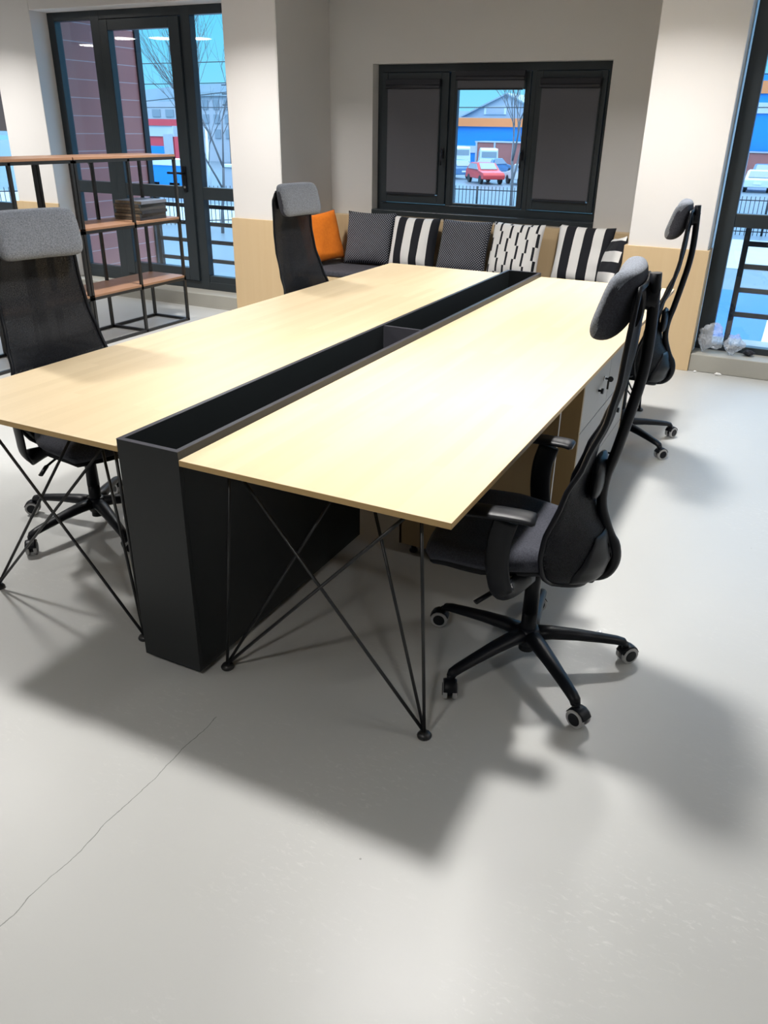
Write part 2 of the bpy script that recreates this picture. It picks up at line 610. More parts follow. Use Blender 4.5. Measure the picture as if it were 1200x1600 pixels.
pane(d1, -4.585, -3.885, 1.065, 2.35, 4.825)
pane(d1, -3.66, -3.22, 0.26, 0.955, 4.835)
pane(d1, -3.66, -3.22, 1.065, 2.44, 4.835)
bm = nb()
box(bm, -3.86, -3.82, 4.772, 4.782, 1.02, 1.24)
cyl(bm, (-3.84, 4.775, 1.18), (-3.84, 4.72, 1.18), 0.011)
tube(bm, catmull([(-3.84, 4.725, 1.18), (-3.87, 4.718, 1.182), (-3.99, 4.718, 1.18)], 4), 0.010, 8)
obj('door_handle', bm, M['black_plastic'], d1)
bm = nb()
cyl(bm, (-3.84, 4.773, 1.06), (-3.84, 4.764, 1.06), 0.011)
obj('key_cylinder', bm, M['steel'], d1)

# right bay
w2 = bpy.data.objects.new('window_2', None)
C.objects.link(w2)
struct(w2, 'tall anthracite framed window in the right bay')
glazed(w2, 'window_frame', [(0.892, 1.00, 0.128, 2.512, 0), (3.5, 3.6, 0.128, 2.512, 0), (2.2, 2.3, 0.128, 2.512, 0), (0.89, 3.6, 2.43, 2.512, 0),
                            (0.89, 3.6, 0.128, 0.175, 0), (1.0, 3.5, 1.0, 1.09, 0)], 4.80, 4.88)
for xa, xb in ((1.0, 2.2), (2.3, 3.5)):
    pane(w2, xa, xb, 0.175, 1.0, 4.835)
    pane(w2, xa, xb, 1.09, 2.43, 4.835)

# alcove window
w1 = bpy.data.objects.new('window_1', None)
C.objects.link(w1)
struct(w1, 'three-part dark framed window in the alcove back wall')
Y1 = 5.56
glazed(w1, 'window_frame', [(WX0, WX0 + 0.05, WZ0, WZ1, 0), (WX1 - 0.045, WX1, WZ0, WZ1, 0), (WX0, WX1, 2.03, WZ1, 0),
                            (WX0, WX1, WZ0, 0.965, 0), (-1.52, -1.47, WZ0, 2.05, 0), (-0.80, -0.755, WZ0, 2.05, 0)], Y1, Y1 + 0.10)
glazed(w1, 'sash', [(-2.158, -2.105, 0.97, 2.028, 0), (-1.595, -1.523, 0.97, 2.028, 0), (-2.105, -1.595, 1.96, 2.028, 0), (-2.105, -1.595, 0.97, 1.045, 0)], Y1 - 0.018, Y1 + 0.05)
glazed(w1, 'sash', [(-1.468, -1.445, 0.968, 2.028, 0), (-0.85, -0.803, 0.968, 2.028, 0), (-1.445, -0.85, 1.97, 2.028, 0), (-1.445, -0.85, 0.968, 0.99, 0)], Y1 - 0.004, Y1 + 0.05)
glazed(w1, 'sash', [(-0.752, -0.70, 0.97, 2.028, 0), (-0.225, -0.177, 0.97, 2.028, 0), (-0.70, -0.225, 1.96, 2.028, 0), (-0.70, -0.225, 0.97, 1.05, 0)], Y1 - 0.018, Y1 + 0.05)
glazed(w1, 'window_sill', [(WX0, WX1, WZ0 - 0.0, WZ0 + 0.045, 0)], YB - 0.01, Y1)
pane(w1, -2.105, -1.595, 1.045, 1.96, Y1 + 0.02)
pane(w1, -1.445, -0.85, 0.99, 1.97, Y1 + 0.02)
pane(w1, -0.70, -0.225, 1.05, 1.96, Y1 + 0.02)
for hx in (-1.555, -0.826):
    bm = nb()
    box(bm, hx - 0.012, hx + 0.012, Y1 - 0.03, Y1 - 0.016, 1.36, 1.44)
    tube(bm, [(hx, Y1 - 0.03, 1.42), (hx, Y1 - 0.055, 1.42), (hx, Y1 - 0.06, 1.30)], 0.009, 8)
    obj('window_handle', bm, M['blind_box'], w1)
# roller blinds hang on the sashes: things of their own
def blind(x0, x1, ztop, zbot, label):
    t = thing('roller_blind', label, 'blind', ((x0 + x1) / 2, Y1 - 0.018, ztop), 0, 'roller blinds on the alcove window')
    h = (x1 - x0) / 2
    b_ = nb()
    box(b_, -h - 0.01, h + 0.01, -0.045, 0.0, -0.01, 0.05)
    tube(b_, [(-h - 0.006, -0.03, -0.004), (h + 0.006, -0.03, -0.004)], 0.020, 14)
    obj('cassette', b_, M['blind_box'], t, bevel=0.004)
    b_ = nb()
    box(b_, -h + 0.002, h - 0.002, -0.018, -0.012, zbot - ztop, 0.0)
    obj('blind_fabric', b_, M['blind'], t)
    b_ = nb()
    box(b_, -h + 0.01, h - 0.01, -0.024, -0.008, zbot - ztop - 0.014, zbot - ztop)
    obj('bottom_rail', b_, M['blind_box'], t)
    for s in (-1, 1):
        obj('side_guide', bx(s * h - 0.007, s * h + 0.007, -0.016, 0.0, zbot - ztop - 0.01, 0.0), M['frame'], t)
    return t
blind(-2.10, -1.60, 1.925, 1.06, 'charcoal roller blind fully lowered over the left alcove sash')
blind(-1.44, -0.85, 1.985, 1.905, 'charcoal roller blind rolled almost fully up on the middle alcove sash')
blind(-0.70, -0.225, 1.925, 1.065, 'charcoal roller blind fully lowered over the right alcove sash')

# leftmost window
w3 = bpy.data.objects.new('window_3', None)
C.objects.link(w3)
struct(w3, 'dark framed window at the left edge behind the shelving')
glazed(w3, 'window_frame', [(-5.98, -5.895, 0.70, 2.5, 0), (-7.6, -7.5, 0.70, 2.5, 0), (-7.6, -5.895, 2.42, 2.5, 0), (-7.6, -5.895, 0.70, 0.80, 0), (-6.80, -6.72, 0.7, 2.5, 0)], 4.80, 4.88)
pane(w3, -6.72, -5.98, 0.80, 2.42, 4.835)
pane(w3, -7.5, -6.80, 0.80, 2.42, 4.835)
t = thing('roller_blind', 'charcoal roller blind half lowered in the leftmost window', 'blind', (-6.35, 4.79, 2.42), 0)
bm = nb()
box(bm, -0.37, 0.37, -0.05, 0.0, -0.03, 0.03)
obj('cassette', bm, M['blind_box'], t)
obj('blind_fabric', bx(-0.35, 0.35, -0.02, -0.014, -0.92, -0.03), M['blind'], t)

# ================================================================== LAMPS
def make_lamp(label):
    t = thing('ceiling_lamp', label, 'lamp', (0, 0, 0), 0, 'round ceiling lamps seen reflected in the door glass')
    b_ = nb()
    lathe(b_, [(0, 0.0), (0.235, 0.0), (0.24, 0.006), (0.24, 0.06), (0.20, 0.075), (0, 0.075)], 32)
    obj('lamp_housing', b_, M['scrap'], t)
    b_ = nb()
    lathe(b_, [(0, -0.012), (0.15, -0.010), (0.205, -0.004), (0.215, 0.0), (0, 0.0)], 32)
    obj('diffuser', b_, MDIFF, t)
    b_ = nb()
    cyl(b_, (0, 0, 0.07), (0, 0, CEIL - 2.79), 0.02, 12)
    obj('stem', b_, M['scrap'], t)
    ld = bpy.data.lights.new('lamp_light', 'AREA')
    ld.shape = 'DISK'
    ld.size = 0.24
    ld.energy = LAMP_POWER
    ld.color = LAMP_COLOR
    ld.spread = math.radians(LAMP_SPREAD)
    lo = bpy.data.objects.new('lamp_light', ld)
    C.objects.link(lo)
    lo.parent = t
    lo.location = (0, 0, -0.02)
    return t
MDIFF = emission('lamp_diffuser', (1.0, 0.97, 0.92), 14.0)
lamp0 = None
def copy_tree(o, parent=None):
    c = o.copy()
    C.objects.link(c)
    c.parent = parent
    for ch in list(o.children):
        copy_tree(ch, c)
    return c
colname = {-5.84: 'first', -2.7: 'second', 0.44: 'third', 3.58: 'fourth'}
rowname = {3.4: 'nearest the windows', 0.885: 'in the middle row', -2.3: 'in the rear row'}
for (lx, ly) in LAMP_XY:
    if lamp0 is None:
        lamp0 = L = make_lamp('')
    else:
        L = copy_tree(lamp0)
    L.location = (lx, ly, 2.79)
    pw = 21.0 if ly < 0 else (14.0 if lx > 3 else None)
    if pw:
        for ch in L.children:
            if ch.type == 'LIGHT':
                ch.data = ch.data.copy()
                ch.data.energy = pw
    L['label'] = 'round white ceiling lamp %s, %s from the left' % (rowname[ly], colname[lx])
small_light = None
for (lx, ly, txt) in FAR_LAMPS:
    L = copy_tree(lamp0)
    L.location = (lx, ly, 2.79)
    L['label'] = 'round white ceiling lamp %s' % txt
    for ch in L.children:
        if ch.type == 'LIGHT':
            if small_light is None:
                small_light = ch.data.copy()
                small_light.energy = 14.0
            ch.data = small_light

# ================================================================== DESKS
DL = 3.54
def hairpin(parent, foot, tops, zt=0.732):
    b_ = nb()
    fx, fy = foot
    lathe(b_, [(0, 0.0), (0.020, 0.0), (0.022, 0.006), (0.017, 0.014), (0.008, 0.018), (0, 0.019)], 16, (fx, fy, 0))
    for (tx, ty) in tops:
        tube(b_, [(fx, fy, 0.016), (tx, ty, zt)], 0.0052, 8)
    return obj('hairpin_leg', b_, M['black_metal'], parent)

def make_desk(label, x0, x1, mirror):
    t = thing('desk', label, 'desk', (0, 0, 0), 0, 'long oak desks joined by the black cable trunk')
    b_ = nb()
    fs = box(b_, x0, x1, 0.0, DL, 0.732, 0.750, 1)
    fs[1].material_index = 0
    obj('tabletop', b_, [M['desk'], M['desk_edge']], t, bevel=0.0012)
    if mirror:
        fa, fb, ta, tb, tm = -1.018, -0.305, -0.97, -0.34, -0.67
    else:
        fa, fb, ta, tb, tm = 0.045, 0.747, 0.10, 0.70, 0.40
    for yf, sg in ((0.08, 1), (DL - 0.08, -1)):
        for f in (fa, fb):
            hairpin(t, (f, yf), [(ta, yf + sg * 0.02), (tb, yf + sg * 0.02), (tm, yf + sg * 0.26)])
        b_ = nb()
        for p, q in (((ta, yf + sg * 0.02), (tb, yf + sg * 0.02)), ((tb, yf + sg * 0.02), (tm, yf + sg * 0.26)), ((tm, yf + sg * 0.26), (ta, yf + sg * 0.02))):
            tube(b_, [(p[0], p[1], 0.727), (q[0], q[1], 0.727)], 0.005, 8)
        obj('leg_frame', b_, M['black_metal'], t)
    return t
make_desk('right-hand long light oak desktop on thin black hairpin legs', 0.0005, 0.823, False)
make_desk('left-hand long light oak desktop on thin black hairpin legs', -1.073, -0.2255, True)

# black trunk between the desks
t = thing('cable_trunk', 'tall matt black open-topped trunk box running between the two oak desks', 'storage trunk')
TX0, TX1, TT = -0.2245, -0.0005, 0.773
th = 0.016
bm = nb()
box(bm, TX0, TX1, 0.0, th, 0.02, TT)                 # end panel facing the room
obj('end_panel', bm, [M['trunk']], t, bevel=0.0012)
bm = nb()
box(bm, TX0, TX1, DL - th, DL, 0.02, TT)
obj('end_panel', bm, [M['trunk']], t, bevel=0.0012)
for xa in (TX0, TX1 - th):
    bm = nb()
    box(bm, xa, xa + th, th, 1.08, 0.02, TT)
    box(bm, xa, xa + th, 1.08, DL - 1.08, 0.42, TT)
    box(bm, xa, xa + th, DL - 1.08, DL - th, 0.02, TT)
    obj('side_panel', bm, M['trunk'], t)
obj('tray_floor', bx(TX0 + th, TX1 - th, th, DL - th, 0.43, 0.446), M['trunk'], t)
for yy in (1.08, DL - 1.08 - th):
    obj('inner_panel', bx(TX0 + th, TX1 - th, yy - th if yy < 2 else yy, yy if yy < 2 else yy + th, 0.02, 0.43), M['trunk'], t)
obj('divider', bx(TX0 + th, TX1 - th, 1.70, 1.716, 0.446, TT - 0.002), M['trunk_edge'], t)
bm = nb()
box(bm, TX0 - 0.0005, TX1 + 0.0005, -0.0006, th, TT, TT + 0.0015)
box(bm, TX0 - 0.0005, TX1 + 0.0005, DL - th, DL, TT, TT + 0.0015)
box(bm, TX0 - 0.0005, TX0 + th, th, DL - th, TT, TT + 0.0015)
box(bm, TX1 - th, TX1 + 0.0005, th, DL - th, TT, TT + 0.0015)
obj('edge_band', bm, M['trunk_edge'], t)
for fx, fy in ((-0.17, 0.035), (-0.055, 0.035), (-0.17, 1.04), (-0.055, 1.04), (-0.17, DL - 0.035), (-0.055, DL - 0.035)):
    bm = nb()
    lathe(bm, [(0, 0), (0.013, 0), (0.014, 0.006), (0.010, 0.008), (0.010, 0.021), (0, 0.021)], 14, (fx, fy, 0))
    obj('levelling_foot', bm, M['black_plastic'], t)

# cabinet under the right desk
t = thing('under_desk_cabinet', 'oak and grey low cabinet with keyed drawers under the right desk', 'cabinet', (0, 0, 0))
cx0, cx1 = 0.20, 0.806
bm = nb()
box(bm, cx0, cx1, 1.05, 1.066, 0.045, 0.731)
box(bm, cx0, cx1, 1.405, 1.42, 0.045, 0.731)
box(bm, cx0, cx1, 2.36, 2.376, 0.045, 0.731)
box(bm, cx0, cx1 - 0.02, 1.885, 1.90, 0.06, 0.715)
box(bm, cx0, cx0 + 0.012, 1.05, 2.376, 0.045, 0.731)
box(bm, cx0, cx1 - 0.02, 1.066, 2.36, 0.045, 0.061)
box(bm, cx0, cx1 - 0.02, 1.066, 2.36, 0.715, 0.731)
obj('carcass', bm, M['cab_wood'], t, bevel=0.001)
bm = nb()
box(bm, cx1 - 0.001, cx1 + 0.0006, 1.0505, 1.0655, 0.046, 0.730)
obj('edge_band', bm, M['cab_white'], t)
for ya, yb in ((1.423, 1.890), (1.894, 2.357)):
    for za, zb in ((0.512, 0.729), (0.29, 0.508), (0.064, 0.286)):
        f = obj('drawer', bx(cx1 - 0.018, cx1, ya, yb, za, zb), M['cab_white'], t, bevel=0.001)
        ym = (ya + yb) / 2
        bm = nb()
        cyl(bm, (cx1, ym + 0.03, zb - 0.11), (cx1 + 0.012, ym + 0.03, zb - 0.11), 0.005, 10)
        cyl(bm, (cx1 + 0.012, ym + 0.03, zb - 0.11), (cx1 + 0.022, ym + 0.03, zb - 0.11), 0.012, 14)
        obj('knob', bm, M['black_plastic'], f)
        if za > 0.5:
            bm = nb()
            cyl(bm, (cx1, ym + 0.12, zb - 0.08), (cx1 + 0.006, ym + 0.12, zb - 0.08), 0.010, 14)
            obj('lock', bm, M['steel'], f)
            bm = nb()
            box(bm, cx1 + 0.006, cx1 + 0.028, ym + 0.1185, ym + 0.1215, zb - 0.084, zb - 0.076)
            cyl(bm, (cx1 + 0.028, ym + 0.117, zb - 0.08), (cx1 + 0.028, ym + 0.123, zb - 0.08), 0.012, 14)
            box(bm, cx1 + 0.016, cx1 + 0.024, ym + 0.117, ym + 0.123, zb - 0.125, zb - 0.088)
            obj('key', bm, M['black_metal'], f)
for fx in (cx0 + 0.05, cx1 - 0.05):
    for fy in (1.09, 1.72, 2.33):
        bm = nb()
        lathe(bm, [(0, 0), (0.018, 0), (0.018, 0.008), (0.011, 0.012), (0.011, 0.046), (0, 0.046)], 14, (fx, fy, 0))
        obj('cabinet_foot', bm, M['black_plastic'], t)

# ================================================================== CHAIRS
def interp(tab, z):
    if z <= tab[0][0]:
        return tab[0][1]
    for (a, va), (b_, vb) in zip(tab, tab[1:]):
        if z <= b_:
            k = (z - a) / (b_ - a)
            k = k * k * (3 - 2 * k) * 0.5 + k * 0.5
            return va + (vb - va) * k
    return tab[-1][1]

def make_chair(label, base_phase):
    """high-back mesh office chair, facing local +x, origin on the floor under the gas column"""
    t = thing('office_chair', label, 'chair', (0, 0, 0), 0, 'high-backed black mesh office chairs round the desks')
    # star base
    b_ = nb()
    lathe(b_, [(0, 0.068), (0.030, 0.068), (0.036, 0.08), (0.042, 0.105), (0.040, 0.125), (0.030, 0.132), (0, 0.132)], 24)
    for k in range(5):
        a = base_phase + 2 * PI * k / 5
        ca, sa = math.cos(a), math.sin(a)
        pr = [(0.02, 0.108), (0.08, 0.109), (0.16, 0.103), (0.24, 0.093), (0.295, 0.085), (0.318, 0.079), (0.326, 0.066)]
        rad = [0.032, 0.029, 0.025, 0.0215, 0.0195, 0.018, 0.0155]
        tube(b_, [(r * ca, r * sa, z) for r, z in pr], rad, 10, sx=0.72, sy=1.0, up=(0, 0, 1))
        cyl(b_, (0.326 * ca, 0.326 * sa, 0.076), (0.326 * ca, 0.326 * sa, 0.052), 0.011, 12)
    obj('star_base', b_, M['black_plastic'], t)
    rnd = random.Random(int(base_phase * 1000))
    for k in range(5):
        a = base_phase + 2 * PI * k / 5
        sw = a + rnd.choice([0.9, 1.4, 2.1, -1.0, 0.4])
        cx_, cy_ = 0.326 * math.cos(a), 0.326 * math.sin(a)
        ox, oy = cx_ + 0.014 * math.cos(sw), cy_ + 0.014 * math.sin(sw)
        ax = Vector((-math.sin(sw), math.cos(sw), 0))
        p = Vector((ox, oy, 0.030))
        b_ = nb()
        for s in (-1, 1):
            q0 = p + ax * (s * 0.008)
            q1 = p + ax * (s * 0.022)
            tube(b_, [q0, q0 + (q1 - q0) * 0.15, q0 + (q1 - q0) * 0.85, q1], [0.028, 0.030, 0.030, 0.027], 24, mi=1)
            tube(b_, [q1 - (q1 - q0) * 0.02, q1 + ax * (s * 0.002)], [0.021, 0.019], 20, mi=0)
        tube(b_, [p - ax * 0.008, p + ax * 0.008], 0.020, 16, mi=0)
        # hood over the wheels
        hood = [p + Vector((math.cos(sw + PI) * 0.0, 0, 0)) + Vector((math.cos(sw) * math.cos(g), math.sin(sw) * math.cos(g), math.sin(g))) * 0.0325 for g in [0.3, 0.8, 1.3, 1.8, 2.3, 2.8]]
        tube(b_, hood, 0.005, 8, sx=0.5, sy=4.2, mi=0, up=(0, 0, 1))
        obj('caster', b_, [M['black_plastic'], M['tread']], t)
    b_ = nb()
    cyl(b_, (0, 0, 0.045), (0, 0, 0.20), 0.0255, 20)
    cyl(b_, (0, 0, 0.19), (0, 0, 0.40), 0.026, 20, r2=0.022)
    obj('gas_column', b_, M['black_plastic'], t)
    # mechanism under the seat
    b_ = nb()
    box(b_, -0.13, 0.13, -0.07, 0.07, 0.372, 0.425)
    box(b_, -0.19, -0.02, -0.07, 0.07, 0.372, 0.405)
    obj('tilt_mechanism', b_, M['black_plastic'], t, bevel=0.012, bseg=3)
    for s in (-1, 1):
        b_ = nb()
        tube(b_, catmull([(0.05, s * 0.05, 0.395), (0.07, s * 0.16, 0.385), (0.09, s * 0.235, 0.365)], 4), 0.005, 8)
        tube(b_, [(0.085, s * 0.225, 0.367), (0.12, s * 0.27, 0.352)], 0.008, 10, sx=0.7, sy=1.2)
        obj('lever', b_, M['black_plastic'], t)
    # seat: shell + cushion
    def slab(z0, z1, x0, x1, w, dome, front_drop):
        b2 = nb()
        nx, ny = 18, 18
        top, bot = [], []
        for i in range(nx + 1):
            rt, rb = [], []
            for j in range(ny + 1):
                u, v = i / nx * 2 - 1, j / ny * 2 - 1
                # rounded-square footprint
                uu = u * math.sqrt(1 - 0.28 * v * v * u * u)
                vv = v * math.sqrt(1 - 0.28 * u * u * v * v)
                taper = 1 - 0.24 * max(0, -uu)
                X = (x0 + x1) / 2 + uu * (x1 - x0) / 2
                Yy = vv * w * taper
                e = max(abs(u), abs(v))
                rim = 1 - max(0, (e - 0.80) / 0.20) ** 2.2
                fd = -front_drop * max(0, (uu - 0.45) / 0.55) ** 2
                rt.append(b2.verts.new((X, Yy, (z0 + z1) / 2 + (z1 - z0) / 2 * rim + dome * (1 - u * u) * (1 - v * v) + fd)))
                rb.append(b2.verts.new((X, Yy, (z0 + z1) / 2 - (z1 - z0) / 2 * rim + fd)))
            top.append(rt)
            bot.append(rb)
        for i in range(nx):
            for j in range(ny):
                b2.faces.new((top[i][j], top[i + 1][j], top[i + 1][j + 1], top[i][j + 1])).smooth = True
                b2.faces.new((bot[i][j], bot[i][j + 1], bot[i + 1][j + 1], bot[i + 1][j])).smooth = True
        bmesh.ops.remove_doubles(b2, verts=b2.verts, dist=0.0004)
        return b2
    obj('seat_shell', slab(0.412, 0.445, -0.08, 0.315, 0.238, 0.0, 0.02), M['black_plastic'], t)
    obj('seat_cushion', slab(0.432, 0.502, -0.10, 0.325, 0.255, -0.008, 0.025), M['seat_grey'], t)
    # armrests
    for s in (-1, 1):
        b_ = nb()
        tube(b_, catmull([(-0.01, s * 0.12, 0.405), (0.03, s * 0.24, 0.400), (0.045, s * 0.285, 0.42), (0.06, s * 0.297, 0.50), (0.06, s * 0.30, 0.58), (0.045, s * 0.30, 0.650)], 5),
             0.020, 12, sx=0.5, sy=1.7, up=(0, s * 1.0, 0.05))
        ar = obj('armrest', b_, M['black_plastic'], t)
        b_ = nb()
        tube(b_, catmull([(-0.035, s * 0.30, 0.663), (0.0, s * 0.302, 0.668), (0.08, s * 0.304, 0.668), (0.155, s * 0.304, 0.664), (0.185, s * 0.302, 0.655)], 4),
             [0.024] + [0.034] * 15 + [0.018], 14, sx=0.36, sy=1.15, up=(0, 0, 1))
        obj('arm_pad', b_, M['black_plastic'], ar)
    # spine
    sp = [(-0.02, 0.385), (-0.10, 0.375), (-0.17, 0.368), (-0.212, 0.385), (-0.232, 0.425), (-0.228, 0.475), (-0.198, 0.535), (-0.172, 0.61), (-0.172, 0.69), (-0.190, 0.775), (-0.210, 0.89), (-0.224, 0.98), (-0.230, 1.06), (-0.228, 1.16), (-0.220, 1.272)]
    b_ = nb()
    pts = catmull([(x, 0, z) for x, z in sp], 4)
    tube(b_, pts, [0.021 if p.z < 0.5 else 0.018 for p in pts], 14, sx=0.85, sy=1.15, up=(1, 0, 0))
    obj('spine', b_, M['black_plastic'], t)
    # mesh back: sheet with curved section
    wid = [(0.36, 0.15), (0.40, 0.205), (0.45, 0.236), (0.52, 0.246), (0.62, 0.232), (0.75, 0.203), (0.90, 0.183), (1.05, 0.172), (1.20, 0.166), (1.25, 0.135)]
    bc = [(0.36, 0.165), (0.40, 0.205), (0.46, 0.218), (0.52, 0.20), (0.60, 0.155), (0.69, 0.128), (0.78, 0.138), (0.88, 0.170), (0.98, 0.190), (1.08, 0.200), (1.25, 0.203)]
    be = [(0.36, 0.075), (0.42, 0.055), (0.49, 0.048), (0.57, 0.052), (0.70, 0.088), (0.80, 0.128), (0.93, 0.170), (1.03, 0.185), (1.25, 0.195)]
    NU, NV = 16, 40
    def sheet(u, z):
        w = interp(wid, z)
        c_ = interp(bc, z)
        e_ = interp(be, z)
        return Vector((-(c_ + (e_ - c_) * abs(u) ** 2.6), u * w, z + 0.035 * u * u * (1 if z < 0.45 else max(0, 1 - (z - 0.45) * 6))))
    b_ = nb()
    g = [[b_.verts.new(sheet(i / NU * 2 - 1, 0.36 + (1.25 - 0.36) * j / NV)) for i in range(NU + 1)] for j in range(NV + 1)]
    for j in range(NV):
        for i in range(NU):
            b_.faces.new((g[j][i], g[j][i + 1], g[j + 1][i + 1], g[j + 1][i])).smooth = True
    obj('mesh_back', b_, M['chair_mesh'], t, mods=[('SOLIDIFY', dict(thickness=0.003, offset=0))])
    b_ = nb()
    loop = [sheet(-1, 0.36 + 0.89 * j / NV) for j in range(NV + 1)] + [sheet(i / NU * 2 - 1, 1.25) for i in range(1, NU)] + \
           [sheet(1, 0.36 + 0.89 * j / NV) for j in range(NV, -1, -1)] + [sheet(i / NU * 2 - 1, 0.36) for i in range(NU - 1, 0, -1)]
    tube(b_, loop, 0.0075, 8, closed=True, sx=1.0, sy=1.0)
    obj('back_frame', b_, M['black_plastic'], t)
    # lower shell with vent slots behind the mesh
    b_ = nb()
    NU2, NV2 = 20, 12
    G = {}
    for j in range(NV2 + 1):
        z = 0.375 + 0.17 * j / NV2
        for i in range(NU2 + 1):
            u = (i / NU2 * 2 - 1) * (0.80 - 0.35 * (j / NV2) ** 2)
            p = sheet(u, z)
            G[(i, j)] = b_.verts.new(p + Vector((-0.006, 0, 0)))
    for j in range(NV2):
        for i in range(NU2):
            if j in (4, 6, 8) and i in (6, 9, 12) :
                continue
            b_.faces.new((G[(i, j)], G[(i + 1, j)], G[(i + 1, j + 1)], G[(i, j + 1)])).smooth = True
    obj('lower_back_shell', b_, M['black_plastic'], t, mods=[('SOLIDIFY', dict(thickness=0.003, offset=0))])
    # lumbar pad on the spine
    b_ = nb()
    rg = []
    for i in range(9):
        v = i / 8 * 2 - 1
        rg.append((0.0 - 0.150 - 0.004 * (1 - v * v), 0, 0.70 + v * 0.062))
    tube(b_, rg, [0.028 * max(0.25, math.sqrt(max(0, 1 - (i / 8 * 2 - 1) ** 4))) for i in range(9)], 16, sx=0.7, sy=3.6, up=(1, 0, 0))
    obj('lumbar_pad', b_, M['black_plastic'], t)
    # headrest: rounded pillow wrapped round a shallow arc
    b_ = nb()
    NS, NR = 20, 20
    rings = []
    for i in range(NS + 1):
        s = i / NS * 2 - 1
        yy = s * 0.175
        es = max(0.0, 1 - abs(s) ** 9)
        es = es ** 0.5
        ring = []
        for k in range(NR):
            a = 2 * PI * k / NR
            ca, sa = math.cos(a), math.sin(a)
            hx = math.copysign(abs(ca) ** 0.75, ca) * 0.038 * (0.25 + 0.75 * es)
            hz = math.copysign(abs(sa) ** 0.62, sa) * 0.090 * (0.66 + 0.34 * es)
            if hz < 0:
                hx *= 1.12
            X = -0.152 + 0.022 * s * s + hx + hz * -0.24
            ring.append(b_.verts.new((X, yy, 1.205 + hz)))
        rings.append(ring)
    for A, B in zip(rings, rings[1:]):
        for k in range(NR):
            fc = b_.faces.new((A[k], B[k], B[(k + 1) % NR], A[(k + 1) % NR]))
            fc.smooth = True
            am = 2 * PI * (k + 0.5) / NR
            if math.cos(am) < 0.45 and math.sin(am) < 0.80:
                fc.material_index = 1
    b_.faces.new(rings[0]).material_index = 1  # end caps set dark, their shade put into the colour
    b_.faces.new(list(reversed(rings[-1]))).material_index = 1
    hr = obj('headrest', b_, [M['chair_grey'], M['seat_grey']], t, mods=[('SUBSURF', dict(levels=1, render_levels=1))])
    b_ = nb()
    tube(b_, [(-0.195, -0.13, 1.20), (-0.195, 0.13, 1.20)], 0.05, 12, sx=0.9, sy=0.28, up=(0, 0, 1))
    obj('headrest_back_shell', b_, M['black_plastic'], hr)
    b_ = nb()
    tube(b_, [(-0.17, 0, 1.215), (-0.235, 0, 1.205)], 0.024, 12, sx=1.3, sy=1.0)
    obj('headrest_bracket', b_, M['black_plastic'], t)
    return t

def place(t, x, y, rot):
    t.location = (x, y, 0)
    t.rotation_euler = (0, 0, rot)
R = math.radians
place(make_chair('high-back black mesh chair in the right foreground, pushed under the desk corner', R(25.5 - 185)), 0.894, 0.580, R(185))
place(make_chair('high-back black mesh chair at the far end of the right desk', R(36 - 185)), 0.725, 2.85, R(185))
place(make_chair('high-back mesh chair with pale grey headrest at the near left, before the rack', R(45.7 + 15)), -1.08, 0.66, R(-15))
place(make_chair('high-back mesh chair with pale grey headrest in front of the orange cushion', R(20)), -1.13, 2.66, R(-7))

# ================================================================== SHELVING
def make_rack(label, y0, y1, books=False):
    t = thing('shelving_rack', label, 'shelving', (0, 0, 0), 0, 'open steel racks with walnut shelves')
    xa, xb = -3.745, -3.345
    ym = (y0 + y1) / 2
    for yy in (y0, ym, y1):
        for xx in (xa, xb):
            b_ = nb()
            s = 0.011
            cxp = min(max(xx, xa + s), xb - s)
            cyp = min(max(yy, y0 + s), y1 - s)
            box(b_, cxp - s, cxp + s, cyp - s, cyp + s, 0.0, 1.345)
            if yy == ym and xx == xa:
                # curved gusset at the top of the middle rear post
                b2 = [(cxp - 0.008, cyp + 0.01, 1.345), (cxp - 0.008, cyp - 0.10, 1.345), (cxp - 0.008, cyp - 0.05, 1.325), (cxp - 0.008, cyp - 0.022, 1.29), (cxp - 0.008, cyp - 0.01, 1.23), (cxp - 0.008, cyp + 0.01, 1.23)]
                va = [b_.verts.new(p) for p in b2]
                vb = [b_.verts.new((p[0] + 0.016, p[1], p[2])) for p in b2]
                b_.faces.new(va)
                b_.faces.new(list(reversed(vb)))
                for i in range(len(va)):
                    j = (i + 1) % len(va)
                    b_.faces.new((va[i], vb[i], vb[j], va[j]))
            obj('post', b_, M['black_metal'], t)
    for zt, nm in ((1.368, 'top'), (0.88, 'mid'), (0.395, 'low')):
        b_ = nb()
        box(b_, xa, xb, y0, y1, zt - 0.018, zt)
        obj('shelf_board', b_, M['shelf_wood'], t, bevel=0.0015)
        b_ = nb()
        z1, z0 = zt - 0.018, zt - 0.040
        box(b_, xa, xa + 0.018, y0, y1, z0, z1)
        box(b_, xb - 0.018, xb, y0, y1, z0, z1)
        for yy in (y0, y1 - 0.018):
            box(b_, xa + 0.018, xb - 0.018, yy, yy + 0.018, z0, z1)
        obj('shelf_frame', b_, M['black_metal'], t)
    b_ = nb()
    box(b_, xa, xa + 0.022, y0, y1, 0.0, 0.022)
    box(b_, xb - 0.022, xb, y0, y1, 0.0, 0.022)
    for yy in (y0, ym, y1 - 0.022):
        box(b_, xa + 0.022, xb - 0.022, yy, yy + 0.022, 0.0, 0.022)
    obj('base_frame', b_, M['black_metal'], t)
    return t
make_rack('open black steel rack with walnut shelves nearest the glazed door', 2.975, 4.08)
make_rack('open black steel rack with walnut shelves behind the near left chair', 1.86, 2.965)

